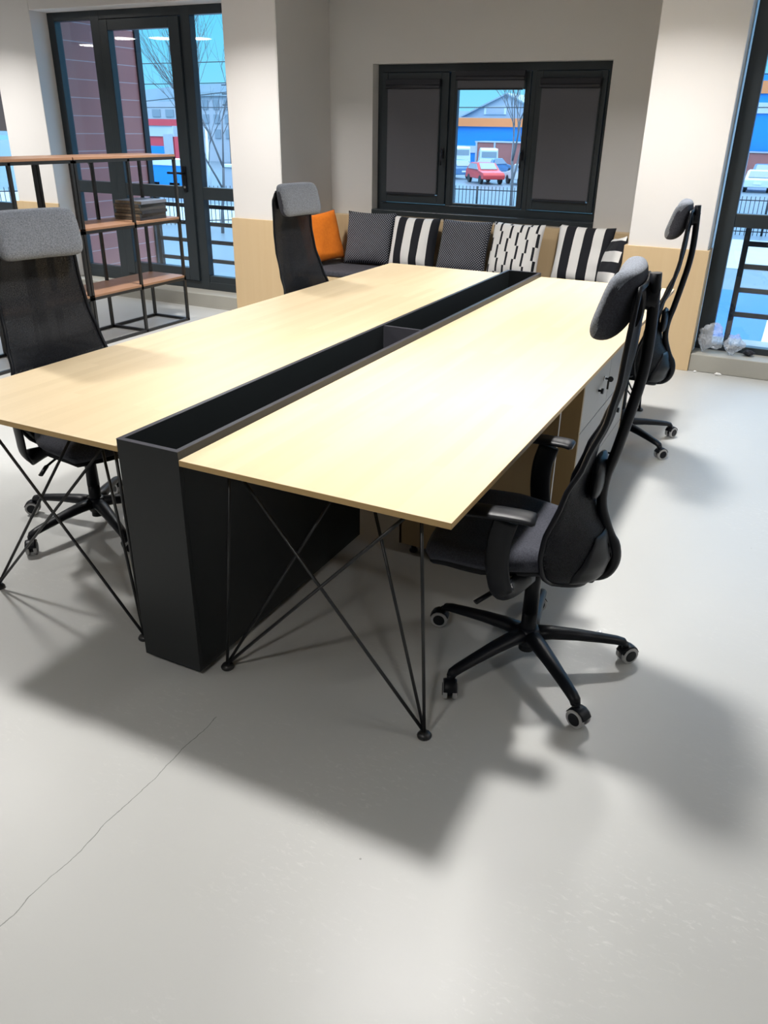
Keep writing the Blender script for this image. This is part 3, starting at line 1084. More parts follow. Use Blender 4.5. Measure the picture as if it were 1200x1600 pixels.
# pile of catalogues on the middle shelf
rnd = random.Random(4)
cols = [(0.03, 0.035, 0.045), (0.05, 0.055, 0.06), (0.025, 0.03, 0.04), (0.06, 0.06, 0.06), (0.03, 0.04, 0.05), (0.16, 0.18, 0.22)]
ords = ['bottom', 'second from the bottom', 'third from the bottom', 'third from the top', 'second from the top', 'top']
z = 0.8805
for i in range(6):
    th_ = 0.0245
    m = plain('catalogue_cover', cols[i], 0.35, var=0.1)
    pg = plain('catalogue_pages', (0.38, 0.34, 0.26) if i % 2 else (0.24, 0.22, 0.18), 0.8, var=0.5, scale=45)
    t = thing('catalogue', 'dark thick catalogue, %s of the pile on the rack shelf' % ords[i], 'book', (-3.525 + rnd.uniform(-0.006, 0.006), 3.80 + rnd.uniform(-0.008, 0.008), z), rnd.uniform(-0.03, 0.03), 'catalogues piled on the rack shelf')
    b_ = nb()
    box(b_, -0.14, 0.14, -0.155, 0.155, 0.0, 0.0018)
    box(b_, -0.14, 0.14, -0.155, 0.155, th_ - 0.0022, th_ - 0.0004)
    box(b_, 0.1385, 0.1405, -0.155, 0.155, 0.0018, th_ - 0.0022)
    obj('cover', b_, m, t)
    obj('page_block', bx(-0.136, 0.138, -0.150, 0.150, 0.0019, th_ - 0.0023), pg, t)
    z += th_

# ================================================================== BENCH
t = thing('storage_bench', 'built-in oak storage bench with charcoal pad under the alcove window', 'bench')
bm = nb()
box(bm, -2.628, 0.303, 4.66, 5.33, 0.06, 0.405)
box(bm, -2.628, 0.303, 4.70, 5.33, 0.0, 0.06)
obj('carcass', bm, M['panel'], t)
for i in range(5):
    xa = -2.622 + i * 0.585
    f = obj('cabinet_door', bx(xa, xa + 0.580, 4.642, 4.66, 0.065, 0.400), M['panel'], t, bevel=0.0015)
    bm = nb()
    cyl(bm, (xa + 0.43, 4.642, 0.345), (xa + 0.43, 4.63, 0.345), 0.006, 10)
    cyl(bm, (xa + 0.43, 4.63, 0.345), (xa + 0.43, 4.618, 0.345), 0.013, 16)
    obj('knob', bm, M['black_plastic'], f)
bm = nb()
box(bm, -2.626, 0.30, 4.635, 5.325, 0.406, 0.448)
obj('seat_pad', bm, M['bench_pad'], t, bevel=0.014, bseg=4)
obj('back_panel', bx(-2.628, 0.303, 5.34, YB - 0.001, 0.0, 0.85), M['panel'], t, bevel=0.002)

# ================================================================== CUSHIONS
def pattern_mat(kind):
    m, nt, b = newmat('cushion_' + kind)
    tc = N(nt, 'ShaderNodeTexCoord')
    sp = N(nt, 'ShaderNodeSeparateXYZ')
    nt.links.new(tc.outputs['Object'], sp.inputs[0])
    def mth(op, a, bb=None, cc=None):
        n = N(nt, 'ShaderNodeMath', operation=op)
        for i, v in enumerate((a, bb, cc)):
            if v is None:
                continue
            if isinstance(v, (int, float)):
                n.inputs[i].default_value = v
            else:
                nt.links.new(v, n.inputs[i])
        return n.outputs[0]
    X, Z = sp.outputs['X'], sp.outputs['Z']
    white = (0.80, 0.79, 0.77)
    blk = (0.010, 0.011, 0.016)
    if kind == 'stripes':
        # six bands across the width, white first
        u = mth('MULTIPLY', mth('ADD', X, 0.24), 1 / 0.16)
        fr = mth('FRACT', u)
        fac = mth('GREATER_THAN', fr, 0.5)
        fac = mth('MULTIPLY', fac, 1.0)
        col = mixcol(nt, fac, white, blk)
    elif kind == 'dashes':
        # short black dashes arranged in stepped columns
        u = mth('MULTIPLY', mth('ADD', X, 0.24), 1 / 0.080)
        ci = mth('FLOOR', u)
        fu = mth('SUBTRACT', u, ci)
        v = mth('MULTIPLY', mth('ADD', Z, 0.24), 1 / 0.11)
        vi = mth('FLOOR', mth('ADD', v, mth('MULTIPLY', ci, 0.5)))
        ph = mth('FRACT', mth('MULTIPLY', mth('ADD', vi, mth('MULTIPLY', ci, 1.0)), 0.5))
        sel = mth('GREATER_THAN', ph, 0.25)
        a = mth('MULTIPLY', mth('GREATER_THAN', fu, 0.15), mth('LESS_THAN', fu, 0.38))
        c2 = mth('MULTIPLY', mth('GREATER_THAN', fu, 0.38), mth('LESS_THAN', fu, 0.61))
        fac = mth('ADD', mth('MULTIPLY', a, sel), mth('MULTIPLY', c2, mth('SUBTRACT', 1.0, sel)))
        col = mixcol(nt, fac, white, blk)
    else:
        # charcoal with a fine lattice of pale dots
        w1_ = mth('FRACT', mth('MULTIPLY', mth('ADD', X, Z), 1 / 0.021))
        w2_ = mth('FRACT', mth('MULTIPLY', mth('SUBTRACT', X, Z), 1 / 0.021))
        d1_ = mth('ABSOLUTE', mth('SUBTRACT', w1_, 0.5))
        d2_ = mth('ABSOLUTE', mth('SUBTRACT', w2_, 0.5))
        fac = mth('LESS_THAN', mth('ADD', d1_, d2_), 0.34)
        fac = mth('MULTIPLY', fac, 0.9)
        col = mixcol(nt, fac, (0.018, 0.019, 0.028), (0.38, 0.40, 0.45))
    nt.links.new(col, b.inputs['Base Color'])
    b.inputs['Roughness'].default_value = 0.95
    return m

def cushion(label, mats, loc, lean, rotz, size=0.46, puff=0.075, seed=1, roll=0.0, group=None):
    """square scatter cushion standing on its lower edge; front faces local -y"""
    b_ = nb()
    n = 26
    front, back = [], []
    for i in range(n + 1):
        rf, rb = [], []
        for j in range(n + 1):
            u, v = i / n * 2 - 1, j / n * 2 - 1
            pin = 1 - 0.055 * (1 - u * u) * abs(v) ** 6
            pin2 = 1 - 0.055 * (1 - v * v) * abs(u) ** 6
            X = u * size / 2 * pin2
            Z = v * size / 2 * pin
            th_ = puff * ((1 - u ** 4) * (1 - v ** 4)) ** 0.55
            sag = 1 + 0.25 * (-v) * (1 - u * u)
            wv = noise.noise(Vector((u * 2.2 + seed, v * 1.8, seed * 3.1))) * 0.010
            fold = 0.007 * math.sin((v * 9 + u * 2.0 + seed)) * max(0, -v - 0.2) * (1 - u * u)
            edge = min(1.0, th_ / puff * 2)
            rf.append(b_.verts.new((X, -(th_ * sag) + (wv + fold) * edge, Z)))
            rb.append(b_.verts.new((X, th_ * 0.8, Z)))
        front.append(rf)
        back.append(rb)
    for i in range(n):
        for j in range(n):
            f = b_.faces.new((front[i][j], front[i + 1][j], front[i + 1][j + 1], front[i][j + 1]))
            f.smooth = True
            f = b_.faces.new((back[i][j], back[i][j + 1], back[i + 1][j + 1], back[i + 1][j]))
            f.smooth = True
            f.material_index = len(mats) - 1
    bmesh.ops.remove_doubles(b_, verts=b_.verts, dist=0.0006)
    o = obj('cushion', b_, mats, None)
    o.rotation_mode = 'XYZ'
    mt = Matrix.Rotation(rotz, 4, 'Z') @ Matrix.Rotation(-lean, 4, 'X') @ Matrix.Rotation(roll, 4, 'Y')
    # stand the lower edge on the pad
    zmin = min((mt @ v.co).z for v in o.data.vertices)
    mt = Matrix.Translation((loc[0], loc[1], loc[2] - zmin)) @ mt
    o.matrix_world = mt
    tag(o, label, 'cushion', group or 'scatter cushions along the bench')
    return o
PADZ = 0.449
mst, mda, mdo = pattern_mat('stripes'), pattern_mat('dashes'), pattern_mat('dots')
cushion('plain orange cushion leaning against the column at the left end of the bench', [M['orange']], (-2.475, 4.97, PADZ), R(13), R(68), 0.43, 0.06, 5, roll=R(-6))
cushion('charcoal dotted cushion standing next to the orange cushion', [mdo], (-2.10, 5.20, PADZ), R(17), R(6), 0.47, 0.07, 2)
cushion('broad black and white striped cushion between the two dotted cushions', [mst, M['black_cloth']], (-1.64, 5.17, PADZ), R(17), R(-2), 0.455, 0.07, 3)
cushion('charcoal dotted cushion between the striped and the dashed cushion', [mdo], (-1.165, 5.17, PADZ), R(20), R(0), 0.46, 0.08, 7)
cushion('white cushion with stepped black dashes under the window centre', [mda], (-0.70, 5.17, PADZ), R(17), R(-4), 0.46, 0.07, 9)
cushion('broad black and white striped cushion alone at the right of the bench', [mst, M['black_cloth']], (-0.13, 5.18, PADZ), R(17), R(-4), 0.47, 0.07, 11)
cushion('black and white cushion partly hidden behind the near right headrest', [mst, M['black_cloth']], (0.175, 4.90, PADZ), R(14), R(-68), 0.40, 0.055, 13, roll=R(80))
# ================================================================== SMALL THINGS
def crumple(name, label, cat, mat, loc, rx, ry, rz, seed, sub=4, amp=0.45):
    b_ = nb()
    bmesh.ops.create_icosphere(b_, subdivisions=sub, radius=1)
    for v in b_.verts:
        n1 = noise.noise(v.co * 1.7 + Vector((seed, 0, 0)))
        n2 = noise.noise(v.co * 4.5 + Vector((0, seed, 0)))
        k = 1 + amp * n1 + amp * 0.6 * abs(n2)
        v.co = Vector((v.co.x * rx * k, v.co.y * ry * k, v.co.z * rz * k))
    zm = min(v.co.z for v in b_.verts)
    for v in b_.verts:
        v.co.z -= zm
    return tag(obj(name, b_, mat, None, loc), label, cat)
crumple('plastic_bag', 'crumpled clear plastic bag on the kerb at the left end of the right window', 'bag', M['clear'], (0.995, 4.70, 0.129), 0.085, 0.055, 0.085, 3)
crumple('plastic_bag', 'smaller crumpled clear plastic wrap lying right of the clear bag', 'bag', M['clear'], (1.165, 4.70, 0.129), 0.06, 0.05, 0.06, 8)
crumple('black_rag', 'small black crumpled rag on the kerb beside the clear plastic', 'rag', M['black_cloth'], (1.275, 4.735, 0.129), 0.035, 0.03, 0.018, 5, 3)
crumple('paper_scrap', 'white paper scrap on the floor against the right kerb', 'scrap', M['scrap'], (1.105, 4.565, 0.001), 0.022, 0.012, 0.010, 2, 2)
crumple('paper_scrap', 'tiny white scrap on the floor where the kerb meets the wood panel', 'scrap', M['scrap'], (0.945, 4.575, 0.001), 0.012, 0.008, 0.005, 4, 2)
t = thing('plastic_cap', 'tiny clear plastic cap lying on the floor behind the near right chair', 'cup', (1.085, 0.83, 0))  # models a small loose plastic cap
bm = nb()
lathe(bm, [(0, 0.0), (0.010, 0.0), (0.011, 0.002), (0.011, 0.016), (0.009, 0.018), (0.009, 0.004), (0, 0.004)], 16)
obj('cap_body', bm, M['clear'], t)

# ================================================================== OUTSIDE
G0 = -2.2
M['asphalt'] = plain('wet_asphalt', (0.15, 0.20, 0.24), 0.35, var=0.2, scale=0.4)
M['concrete'] = plain('pale_paving', (0.45, 0.50, 0.52), 0.5, var=0.1, scale=1.5)
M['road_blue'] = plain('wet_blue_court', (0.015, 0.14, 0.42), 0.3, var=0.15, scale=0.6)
M['brickred'] = plain('red_brick_far', (0.45, 0.16, 0.14), 0.8, var=0.15, scale=2)
M['shop_blue'] = plain('blue_shop_cladding', (0.02, 0.30, 0.90), 0.4, var=0.05, scale=1)
M['shop_orange'] = plain('orange_fascia', (0.95, 0.30, 0.10), 0.4, var=0.04, scale=1)
M['shop_pale'] = plain('pale_fascia', (0.62, 0.66, 0.72), 0.5, var=0.04, scale=1)
M['roof_grey'] = plain('grey_metal_roof', (0.36, 0.44, 0.48), 0.5, var=0.08, scale=1)
M['red_clad'] = plain('red_cladding', (0.80, 0.08, 0.10), 0.5, var=0.05, scale=1)
M['pale_wall'] = plain('pale_render', (0.50, 0.52, 0.56), 0.8, var=0.08, scale=0.6)
M['hill'] = plain('far_grey_hill', (0.34, 0.42, 0.48), 0.9, var=0.2, scale=0.12)
M['bark'] = plain('bare_tree_bark', (0.13, 0.13, 0.14), 0.9, var=0.25, scale=3)
M['wire'] = plain('wire_black', (0.02, 0.025, 0.03), 0.6)
M['win_hazed'] = plain('hazed_far_window', (0.30, 0.35, 0.40), 0.3)  # window tone paled, distance haze put into the colour
M['rail'] = plain('black_railing_paint', (0.012, 0.014, 0.018), 0.45)

def cladding_material():
    m, nt, b = newmat('brown_red_wall_panels')
    tc = N(nt, 'ShaderNodeTexCoord')
    sp = N(nt, 'ShaderNodeSeparateXYZ')
    nt.links.new(tc.outputs['Object'], sp.inputs[0])
    mu = N(nt, 'ShaderNodeMath', operation='MULTIPLY')
    mu.inputs[1].default_value = 1 / 0.165
    nt.links.new(sp.outputs['Z'], mu.inputs[0])
    fr = N(nt, 'ShaderNodeMath', operation='FRACT')
    nt.links.new(mu.outputs[0], fr.inputs[0])
    lt = N(nt, 'ShaderNodeMath', operation='LESS_THAN')
    lt.inputs[1].default_value = 0.05
    nt.links.new(fr.outputs[0], lt.inputs[0])
    nz = N(nt, 'ShaderNodeTexNoise')
    nz.inputs['Scale'].default_value = 1.8
    nt.links.new(tc.outputs['Object'], nz.inputs['Vector'])
    c = mixcol(nt, nz.outputs['Fac'], (0.40, 0.13, 0.12), (0.58, 0.22, 0.18))
    c = mixcol(nt, lt.outputs[0], c, (0.62, 0.42, 0.42))
    nt.links.new(c, b.inputs['Base Color'])
    b.inputs['Roughness'].default_value = 0.4
    return m
# neighbouring wing seen through the left bay
bm = nb()
box(bm, -5.75, -5.40, 4.93, 6.02, -2.2, 2.98)
obj_ = obj('neighbouring_wing', bm, cladding_material())
tag(obj_, 'brown-red panelled return wall of the building just outside the glazed door', 'wall')
bm = nb()
box(bm, -5.50, -5.38, 6.022, 6.10, -2.2, 2.98)
tag(obj('corner_post', bm, M['rail']), 'dark corner strip at the end of the brown-red wall', 'post')
# ground and balcony slabs
bm = nb()
box(bm, -160, 80, 5.0, 260, G0 - 0.3, G0)
struct(obj('ground', bm, M['asphalt']), 'wet grey street and parking ground outside')
bm = nb()
box(bm, -5.40, -2.7, 4.90, 5.75, -0.12, 0.06)
struct(obj('balcony_slab', bm, M['concrete']), 'pale balcony slab outside the glazed door')
bm = nb()
box(bm, 0.85, 4.0, 4.90, 5.55, -0.12, 0.07)
struct(obj('balcony_slab', bm, M['concrete']), 'pale balcony slab outside the right window')
bm = nb()
box(bm, -12, 14, 15, 22, G0, G0 + 0.02)
struct(obj('street', bm, M['road_blue']), 'wet blue-looking street strip below the right window')
bm = nb()
for k in range(5):
    box(bm, -8 + k * 2.3, -7.85 + k * 2.3, 15.2, 21.8, G0 + 0.02, G0 + 0.026)
tag(obj('road_marking', bm, M['scrap']), 'white painted parking lines on the wet blue street', 'road marking')
bm = nb()
box(bm, -60, 60, 26, 34, G0, G0 + 0.03)
struct(obj('pavement', bm, M['concrete']), 'pale pavement strip in front of the picket fences')

def railing(label, x0, x1, y, post_xs):
    t_ = thing('balcony_railing', label, 'railing', (0, 0, 0))
    for px in post_xs:
        obj('post', bx(px - 0.02, px + 0.02, y - 0.02, y + 0.02, 0.05, 1.0), M['rail'], t_)
    for zc in (0.36, 0.54, 0.71, 0.87, 0.995):
        obj('rail', bx(x0, x1, y - 0.012, y + 0.012, zc - 0.018, zc + 0.018), M['rail'], t_)
    return t_
railing('black horizontal bar railing outside the right window', 1.07, 3.7, 5.05, (1.09, 2.6, 3.68))
railing('black horizontal bar railing outside the glazed door', -4.47, -2.9, 5.05, (-4.45, -2.92))

def picket(label, p0, p1, h, n):
    t_ = thing('picket_fence', label, 'fence', (0, 0, 0))
    a, b2 = Vector(p0), Vector(p1)
    bm_ = nb()
    for k in range(n + 1):
        q = a.lerp(b2, k / n)
        r_ = 0.016 if k % 12 else 0.05
        tube(bm_, [(q.x, q.y, G0), (q.x, q.y, G0 + h)], r_, 5)
    obj('pickets', bm_, M['rail'], t_)
    bm_ = nb()
    for z_ in (0.15, h - 0.15):
        tube(bm_, [(a.x, a.y, G0 + z_), (b2.x, b2.y, G0 + z_)], 0.022, 5)
    obj('rails', bm_, M['rail'], t_)
picket('black picket fence along the street seen through the glazed door', (-27, 20.5, 0), (-14.0, 34.0, 0), 1.5, 110)
picket('black picket fence in front of the car park beyond the windows', (-13.8, 34.05, 0), (6, 37.0, 0), 1.5, 120)

def building(name, label, cat, parts_):
    t_ = thing(name, label, cat, (0, 0, 0))
    for nm, mat, boxes in parts_:
        bm_ = nb()
        for b3 in boxes:
            box(bm_, *b3)
        obj(nm, bm_, mat, t_)
    return t_
# blue shop with orange fascia behind the car park (alcove window)
building('blue_shop', 'long blue shop with an orange fascia across the car park', 'building', [
    ('wall', M['shop_blue'], [(-52, -23, 95, 104, G0, 1.85)]),
    ('fascia', M['shop_orange'], [(-52.1, -22.9, 94.6, 95.0, 1.85, 2.72)]),
    ('roof', M['roof_grey'], [(-52, -23, 95, 104, 2.72, 2.8)]),
    ('lower_band', M['shop_pale'], [(-52, -34.4, 94.9, 95.0, -0.95, -0.2)])])
t = thing('gabled_house', 'grey gabled house rising behind the blue shop', 'building', (0, 0, 0))
def gable(x0, x1, y0, y1, z0, ze, za, wm, rm, par):
    bm_ = nb()
    xm = (x0 + x1) / 2
    f = [bm_.verts.new(p) for p in ((x0, y0, z0), (x1, y0, z0), (x1, y0, ze), (xm, y0, za), (x0, y0, ze))]
    g_ = [bm_.verts.new(p) for p in ((x0, y1, z0), (x1, y1, z0), (x1, y1, ze), (xm, y1, za), (x0, y1, ze))]
    bm_.faces.new(f)
    bm_.faces.new(list(reversed(g_)))
    for i in range(5):
        j = (i + 1) % 5
        bm_.faces.new((f[j], f[i], g_[i], g_[j]))
    obj('wall', bm_, wm, par)
    bm_ = nb()
    for (xa_, za_, xb_, zb_) in ((x0 - 0.6, ze - 0.3, xm, za), (x1 + 0.6, ze - 0.3, xm, za)):
        v_ = [bm_.verts.new(p) for p in ((xa_, y0 - 0.4, za_), (xb_, y0 - 0.4, zb_), (xb_, y1, zb_), (xa_, y1, za_), (xa_, y0 - 0.4, za_ + 0.18), (xb_, y0 - 0.4, zb_ + 0.18), (xb_, y1, zb_ + 0.18), (xa_, y1, za_ + 0.18))]
        for q in ((0, 1, 2, 3), (4, 5, 6, 7), (0, 1, 5, 4), (1, 2, 6, 5), (2, 3, 7, 6), (3, 0, 4, 7)):
            bm_.faces.new([v_[i] for i in q])
    bmesh.ops.recalc_face_normals(bm_, faces=bm_.faces)
    obj('roof', bm_, rm, par)
gable(-41.5, -29.2, 107, 120, G0, 2.9, 5.6, M['pale_wall'], M['roof_grey'], t)
f = obj('window', bx(-38.3, -35.3, 106.9, 107.0, 3.3, 4.2), M['scrap'], t)
obj('pane', bx(-38.0, -35.6, 106.85, 106.9, 3.4, 4.1), M['pale_wall'], f)
building('brick_store', 'low red brick store between the parked vans and the blue shop', 'building', [
    ('wall', M['brickred'], [(-33.2, -22.5, 91, 94, G0, 0.25)]),
    ('cornice', M['pale_wall'], [(-33.3, -22.4, 90.9, 94, 0.25, 0.36)] + [(-33.2 + k * 2.15, -33.0 + k * 2.15, 90.9, 91.0, -1.8, 0.25) for k in range(5)])])
# taller blue and orange building (right window)
building('blue_warehouse', 'tall blue warehouse with an orange band seen through the right window', 'building', [
    ('wall', M['shop_blue'], [(-12, 40, 88, 100, G0, 6.6)]),
    ('orange_band', M['shop_orange'], [(-12.05, 40, 87.8, 88.0, 4.95, 6.0)]),
    ('pale_band', M['shop_pale'], [(-12.05, 40, 87.85, 88.0, 3.3, 4.2)])])
building('brick_base_wall', 'low red brick wall at the foot of the blue warehouse', 'wall', [
    ('wall', M['brickred'], [(-12, 30, 86.5, 87.2, G0, 0.1)]),
    ('joint', M['pale_wall'], [(-12, 30, 86.4, 86.5, -0.02, 0.1)] + [(-11 + k * 2.2, -10.85 + k * 2.2, 86.42, 86.5, G0, 0.0) for k in range(18)])])
# red and white market building (left bay)
building('red_market_hall', 'red and white shop building across the street on the left', 'building', [
    ('wall', M['red_clad'], [(-62, -50.3, 60, 60.6, G0, 0.55)]),
    ('pale_band', M['shop_pale'], [(-62, -50.3, 59.9, 60.0, 0.55, 1.42)]),
    ('top_band', M['red_clad'], [(-62, -50.3, 59.8, 60.6, 1.42, 1.95)]),
    ('shopfront', M['shop_blue'], [(-53.4, -51.0, 59.85, 60.0, G0, -0.25)]),
    ('glass_stair', M['pale_wall'], [(-50.95, -50.3, 59.3, 59.8, G0, 0.75)])])
building('blue_trailer', 'blue trailer with a white top band parked behind the fence on the left', 'trailer', [
    ('body', M['shop_blue'], [(-36.5, -32.9, 40, 41.6, G0 + 0.25, -0.72)]),
    ('top_band', M['scrap'], [(-36.6, -32.8, 39.95, 41.6, -0.72, -0.38)]),
    ('wheels', M['rail'], [(-35.8, -35.0, 40.0, 41.5, G0, G0 + 0.5), (-34.2, -33.4, 40.0, 41.5, G0, G0 + 0.5)])])
building('low_wall', 'long pale low wall behind the street trees on the left', 'wall', [
    ('wall', M['pale_wall'], [(-31.2, -18, 41.5, 42, G0, -0.75)]), ('coping', M['scrap'], [(-31.2, -18, 41.4, 42.1, -0.75, -0.6)])])
building('apartment_block', 'pale apartment block with rows of windows behind the street trees', 'building', [
    ('wall', M['pale_wall'], [(-62, -44, 78, 90, G0, 4.4)]),
    ('roof', M['roof_grey'], [(-62.3, -43.7, 77.7, 90.3, 4.4, 4.8)]),
    ('window', M['win_hazed'], [(-61 + i * 1.5, -60.2 + i * 1.5, 77.9, 78.0, zz, zz + 0.9) for i in range(11) for zz in (0.2, 1.7, 3.1)])])
building('grey_office', 'grey flat-roofed block behind the red market building', 'building', [
    ('wall', M['pale_wall'], [(-84, -66, 80, 92, G0, 3.9), (-66, -62.5, 82, 92, G0, 3.2)]),
    ('window', M['win_hazed'], [(-82 + i * 2.0, -80.8 + i * 2.0, 79.9, 80.0, 2.3, 3.1) for i in range(8)])])
# hills
bm = nb()
pr = [(-240, 6), (-190, 8), (-165, 9), (-145, 10.5), (-125, 11), (-110, 9), (-84, 5.5), (-60, 4.8), (-40, 4.5), (-15, 5), (20, 6), (60, 7), (100, 5)]
va = [bm.verts.new((x, 180, h)) for x, h in pr]
vb = [bm.verts.new((x, 178, G0)) for x, h in pr]
vc = [bm.verts.new((x, 240, G0)) for x, h in pr]
for i in range(len(pr) - 1):
    bm.faces.new((vb[i], vb[i + 1], va[i + 1], va[i]))
    bm.faces.new((va[i], va[i + 1], vc[i + 1], vc[i]))
struct(obj('far_hills', bm, M['hill']), 'hazy blue-grey hills behind the town')

# cars
CARCOL = {'white': (0.72, 0.76, 0.78), 'red': (0.62, 0.04, 0.04), 'blue': (0.10, 0.22, 0.40), 'silver': (0.45, 0.50, 0.53)}
def car(kind, label, x, y, rotz, colr):
    t_ = thing('parked_van' if kind == 'van' else 'parked_car', label, 'van' if kind == 'van' else 'car', (x, y, G0), rotz, 'vehicles in the car park')
    mt = plain('car_paint_' + colr, CARCOL[colr], 0.25, var=0.02)
    if kind == 'van':
        L_, W_, prof = 4.8, 1.9, [(-2.4, 0.4), (-2.4, 1.9), (-2.2, 2.05), (1.1, 2.05), (1.6, 1.85), (2.0, 1.15), (2.4, 1.0), (2.4, 0.4)]
        gl = [(-2.42, 1.2, 1.75)]
    else:
        L_, W_, prof = 4.2, 1.75, [(-2.1, 0.35), (-2.1, 0.85), (-1.95, 0.98), (-1.5, 1.38), (-1.2, 1.45), (0.2, 1.45), (0.9, 0.98), (1.9, 0.82), (2.1, 0.65), (2.1, 0.35)]
        gl = [(-2.0, 0.98, 1.38)]
    bm_ = nb()
    n_ = len(prof)
    def wid_(z_):
        return W_ / 2 * (1 - 0.16 * max(0, (z_ - 0.9) / 0.6) * (0.35 if kind == 'van' else 1))
    A = [bm_.verts.new((px, -wid_(pz), pz)) for px, pz in prof]
    B = [bm_.verts.new((px, wid_(pz), pz)) for px, pz in prof]
    bm_.faces.new(A)
    bm_.faces.new(list(reversed(B)))
    for i in range(n_):
        j = (i + 1) % n_
        bm_.faces.new((A[j], A[i], B[i], B[j]))
    bmesh.ops.recalc_face_normals(bm_, faces=bm_.faces)
    obj('body', bm_, mt, t_, bevel=0.06, bseg=2)
    bm_ = nb()
    if kind == 'van':
        box(bm_, -2.43, -2.38, -0.72, 0.72, 1.25, 1.75)
        box(bm_, 0.4, 1.5, -0.945, 0.945, 1.2, 1.7)
    else:
        def quad(ps):
            bm_.faces.new([bm_.verts.new(p) for p in ps])
        quad([(-1.97, -0.66, 1.01), (-1.97, 0.66, 1.01), (-1.50, 0.60, 1.40), (-1.50, -0.60, 1.40)])
        quad([(0.88, -0.66, 1.02), (0.88, 0.66, 1.02), (0.24, 0.60, 1.43), (0.24, -0.60, 1.43)])
        for s in (-1, 1):
            quad([(-1.55, s * 0.875, 1.0), (0.75, s * 0.875, 1.0), (0.15, s * 0.78, 1.38), (-1.25, s * 0.78, 1.38)])
    obj('windows', bm_, M['win_hazed'], t_, mods=[('SOLIDIFY', dict(thickness=0.04, offset=0))])
    for wx in (-L_ * 0.31, L_ * 0.31):
        for s in (-1, 1):
            bm_ = nb()
            cyl(bm_, (wx, s * (W_ / 2 - 0.2), 0.31), (wx, s * (W_ / 2 + 0.01), 0.31), 0.31, 16)
            obj('wheel', bm_, M['rail'], t_)
    bm_ = nb()
    box(bm_, -L_ / 2 - 0.03, -L_ / 2 + 0.02, -0.26, 0.26, 0.55, 0.67)
    obj('number_plate', bm_, M['scrap'], t_)
car('car', 'red parked car in the middle of the car park seen through the alcove window', -21.4, 61.8, R(-50), 'red')
car('car', 'white parked car right of the red car seen through the alcove window', -18.3, 62.0, R(128), 'white')
car('car', 'dark blue parked car left of the red car', -26.0, 66.5, R(140), 'blue')
car('car', 'silver parked car at the left edge of the alcove window view', -30.5, 71.0, R(140), 'silver')
car('car', 'dark blue parked car between the white vans and the red car', -24.6, 73.0, R(80), 'blue')
car('van', 'white parked van showing its rear window, right of the other white van', -28.8, 83.0, R(112), 'white')
car('van', 'white parked van left of the other white van', -34.2, 88.0, R(125), 'white')
car('car', 'white parked car facing away, nearest in the right window', -2.0, 66.5, R(92), 'white')
car('car', 'silver parked car left of the white car in the right window', -4.6, 71.0, R(85), 'silver')
car('car', 'white parked car in the second row left in the right window', -5.0, 80.5, R(92), 'white')
car('car', 'blue parked car in the second row right in the right window', -2.4, 80.5, R(92), 'blue')
car('car', 'silver parked car at the right edge of the right window view', 0.6, 67.5, R(92), 'silver')

# bare trees
def tree(label, x, y, h, seed, spread=0.45, r0=0.12):
    rnd_ = random.Random(seed)
    t_ = thing('bare_tree', label, 'tree', (x, y, G0), 0, 'bare winter trees along the street')
    trunk_, tw = nb(), nb()
    def grow(p, d, L_, r_, depth):
        pts_ = [p]
        q = p
        dd = d
        for k in range(3):
            dd = (dd + Vector((rnd_.uniform(-1, 1), rnd_.uniform(-1, 1), rnd_.uniform(-0.2, 0.6))) * 0.10).normalized()
            q = q + dd * (L_ / 3)
            pts_.append(q)
        tube(trunk_ if depth < 2 else tw, pts_, [r_, r_ * 0.9, r_ * 0.8, r_ * 0.68], 6 if depth < 2 else 4, cap=depth < 2)
        if depth >= 5 or r_ < 0.006:
            return
        nbr = 3 if depth < 4 else 2
        for k in range(nbr):
            an = rnd_.uniform(0, 2 * PI)
            side = Vector((math.cos(an), math.sin(an), 0))
            nd = (dd * 1.0 + side * spread * rnd_.uniform(0.5, 1.3) + Vector((0, 0, 0.25))).normalized()
            st = pts_[-1] if k else pts_[2]
            grow(st, nd, L_ * rnd_.uniform(0.62, 0.85), r_ * 0.58, depth + 1)
    grow(Vector((0, 0, -0.05)), Vector((0, 0, 1)), h * 0.30, r0, 0)
    obj('trunk', trunk_, M['bark'], t_)
    obj('twigs', tw, M['bark'], t_)
tree('bare tree standing right of centre in the alcove window view', -10.9, 36.6, 8.5, 3, 0.6, 0.085)
tree('thin bare tree at the right edge of the alcove window view', -9.9, 40.6, 8.0, 11, 0.5, 0.06)
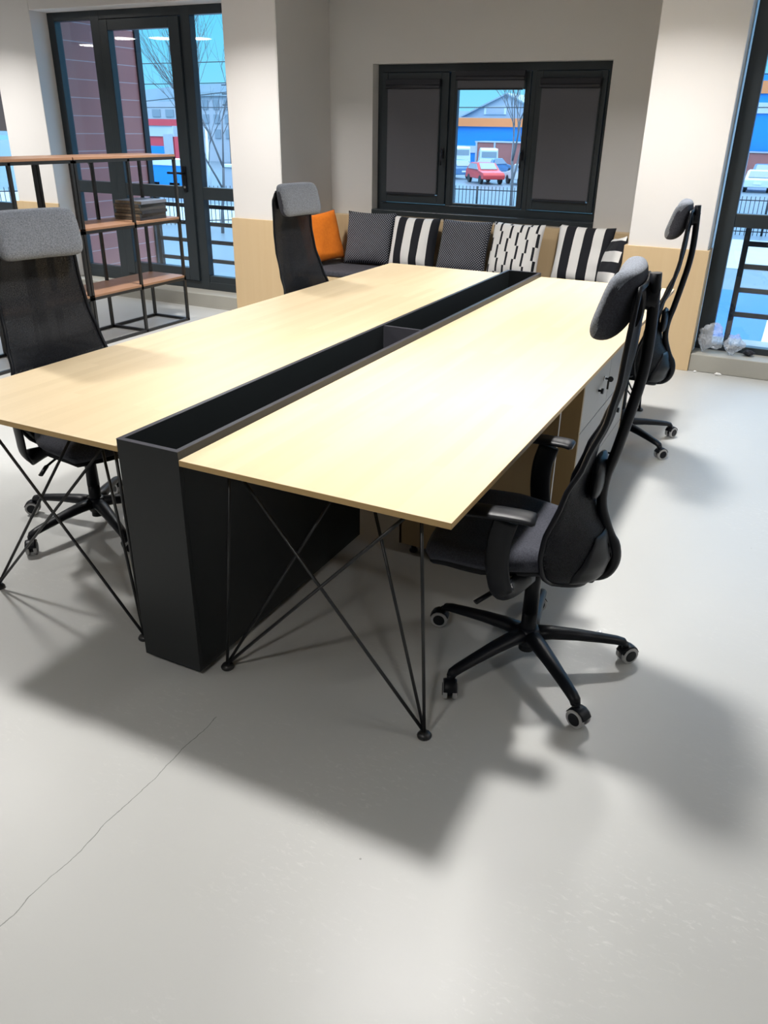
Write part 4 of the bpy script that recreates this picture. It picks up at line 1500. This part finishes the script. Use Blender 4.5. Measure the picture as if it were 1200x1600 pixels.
tree('bare tree nearest the white column seen through the fixed pane', -18.6, 24.6, 8.0, 5, 0.55, 0.07)
tree('bare tree right behind the door stile in the left bay view', -21.6, 27.6, 9.0, 8, 0.5, 0.07)
tree('slender bare tree seen in the upper part of the door glass', -36.0, 38.6, 9.0, 21, 0.5, 0.07)
tree('bare tree beyond the fence in the right bay view', 2.6, 41.0, 8.5, 14, 0.55, 0.08)

# street lamp, poles and wires
t = thing('street_lamp', 'tall white street lamp post seen through the fixed pane', 'street lamp', (-30.6, 39.4, G0))
bm = nb()
tube(bm, [(0, 0, 0), (0, 0, 3.7)], [0.10, 0.07], 10)
obj('post', bm, M['scrap'], t)
bm = nb()
tube(bm, catmull([(0, 0, 3.65), (-0.15, 0, 3.85), (-0.6, 0, 3.85)], 4), 0.05, 8)
box(bm, -0.95, -0.45, -0.1, 0.1, 3.76, 3.86)
obj('lamp_head', bm, M['rail'], t)
t = thing('utility_pole', 'thin dark utility pole standing above the far roofs on the left', 'pole', (-53.4, 72.5, G0))
bm = nb()
tube(bm, [(0, 0, 0), (0, 0, 8.2)], [0.12, 0.08], 8)
for zz in (5.6, 6.6, 7.4):
    tube(bm, [(-0.7, 0, zz), (0.7, 0, zz)], 0.05, 6)
obj('pole_shaft', bm, M['wire'], t)
def wire(label, p, q, sag):
    bm_ = nb()
    a, b2 = Vector(p), Vector(q)
    pts_ = []
    for k in range(17):
        s = k / 16
        v_ = a.lerp(b2, s)
        v_.z -= sag * 4 * s * (1 - s)
        pts_.append(v_)
    tube(bm_, pts_, 0.018, 5)
    tag(obj('overhead_wire', bm_, M['wire']), label, 'wire', 'overhead wires across the street')
wire('topmost overhead wire crossing the sky', (-40, 30, 3.95), (10, 30, 4.1), 0.0)
wire('second overhead wire from the top', (-40, 30, 3.1), (10, 30, 3.4), 0.0)
wire('slanting overhead wire rising to the right', (-40, 30.5, 1.6), (10, 30.5, 6.0), 0.3)
wire('lowest overhead wire above the roofs', (-40, 31, 2.2), (10, 31, 2.45), 0.0)
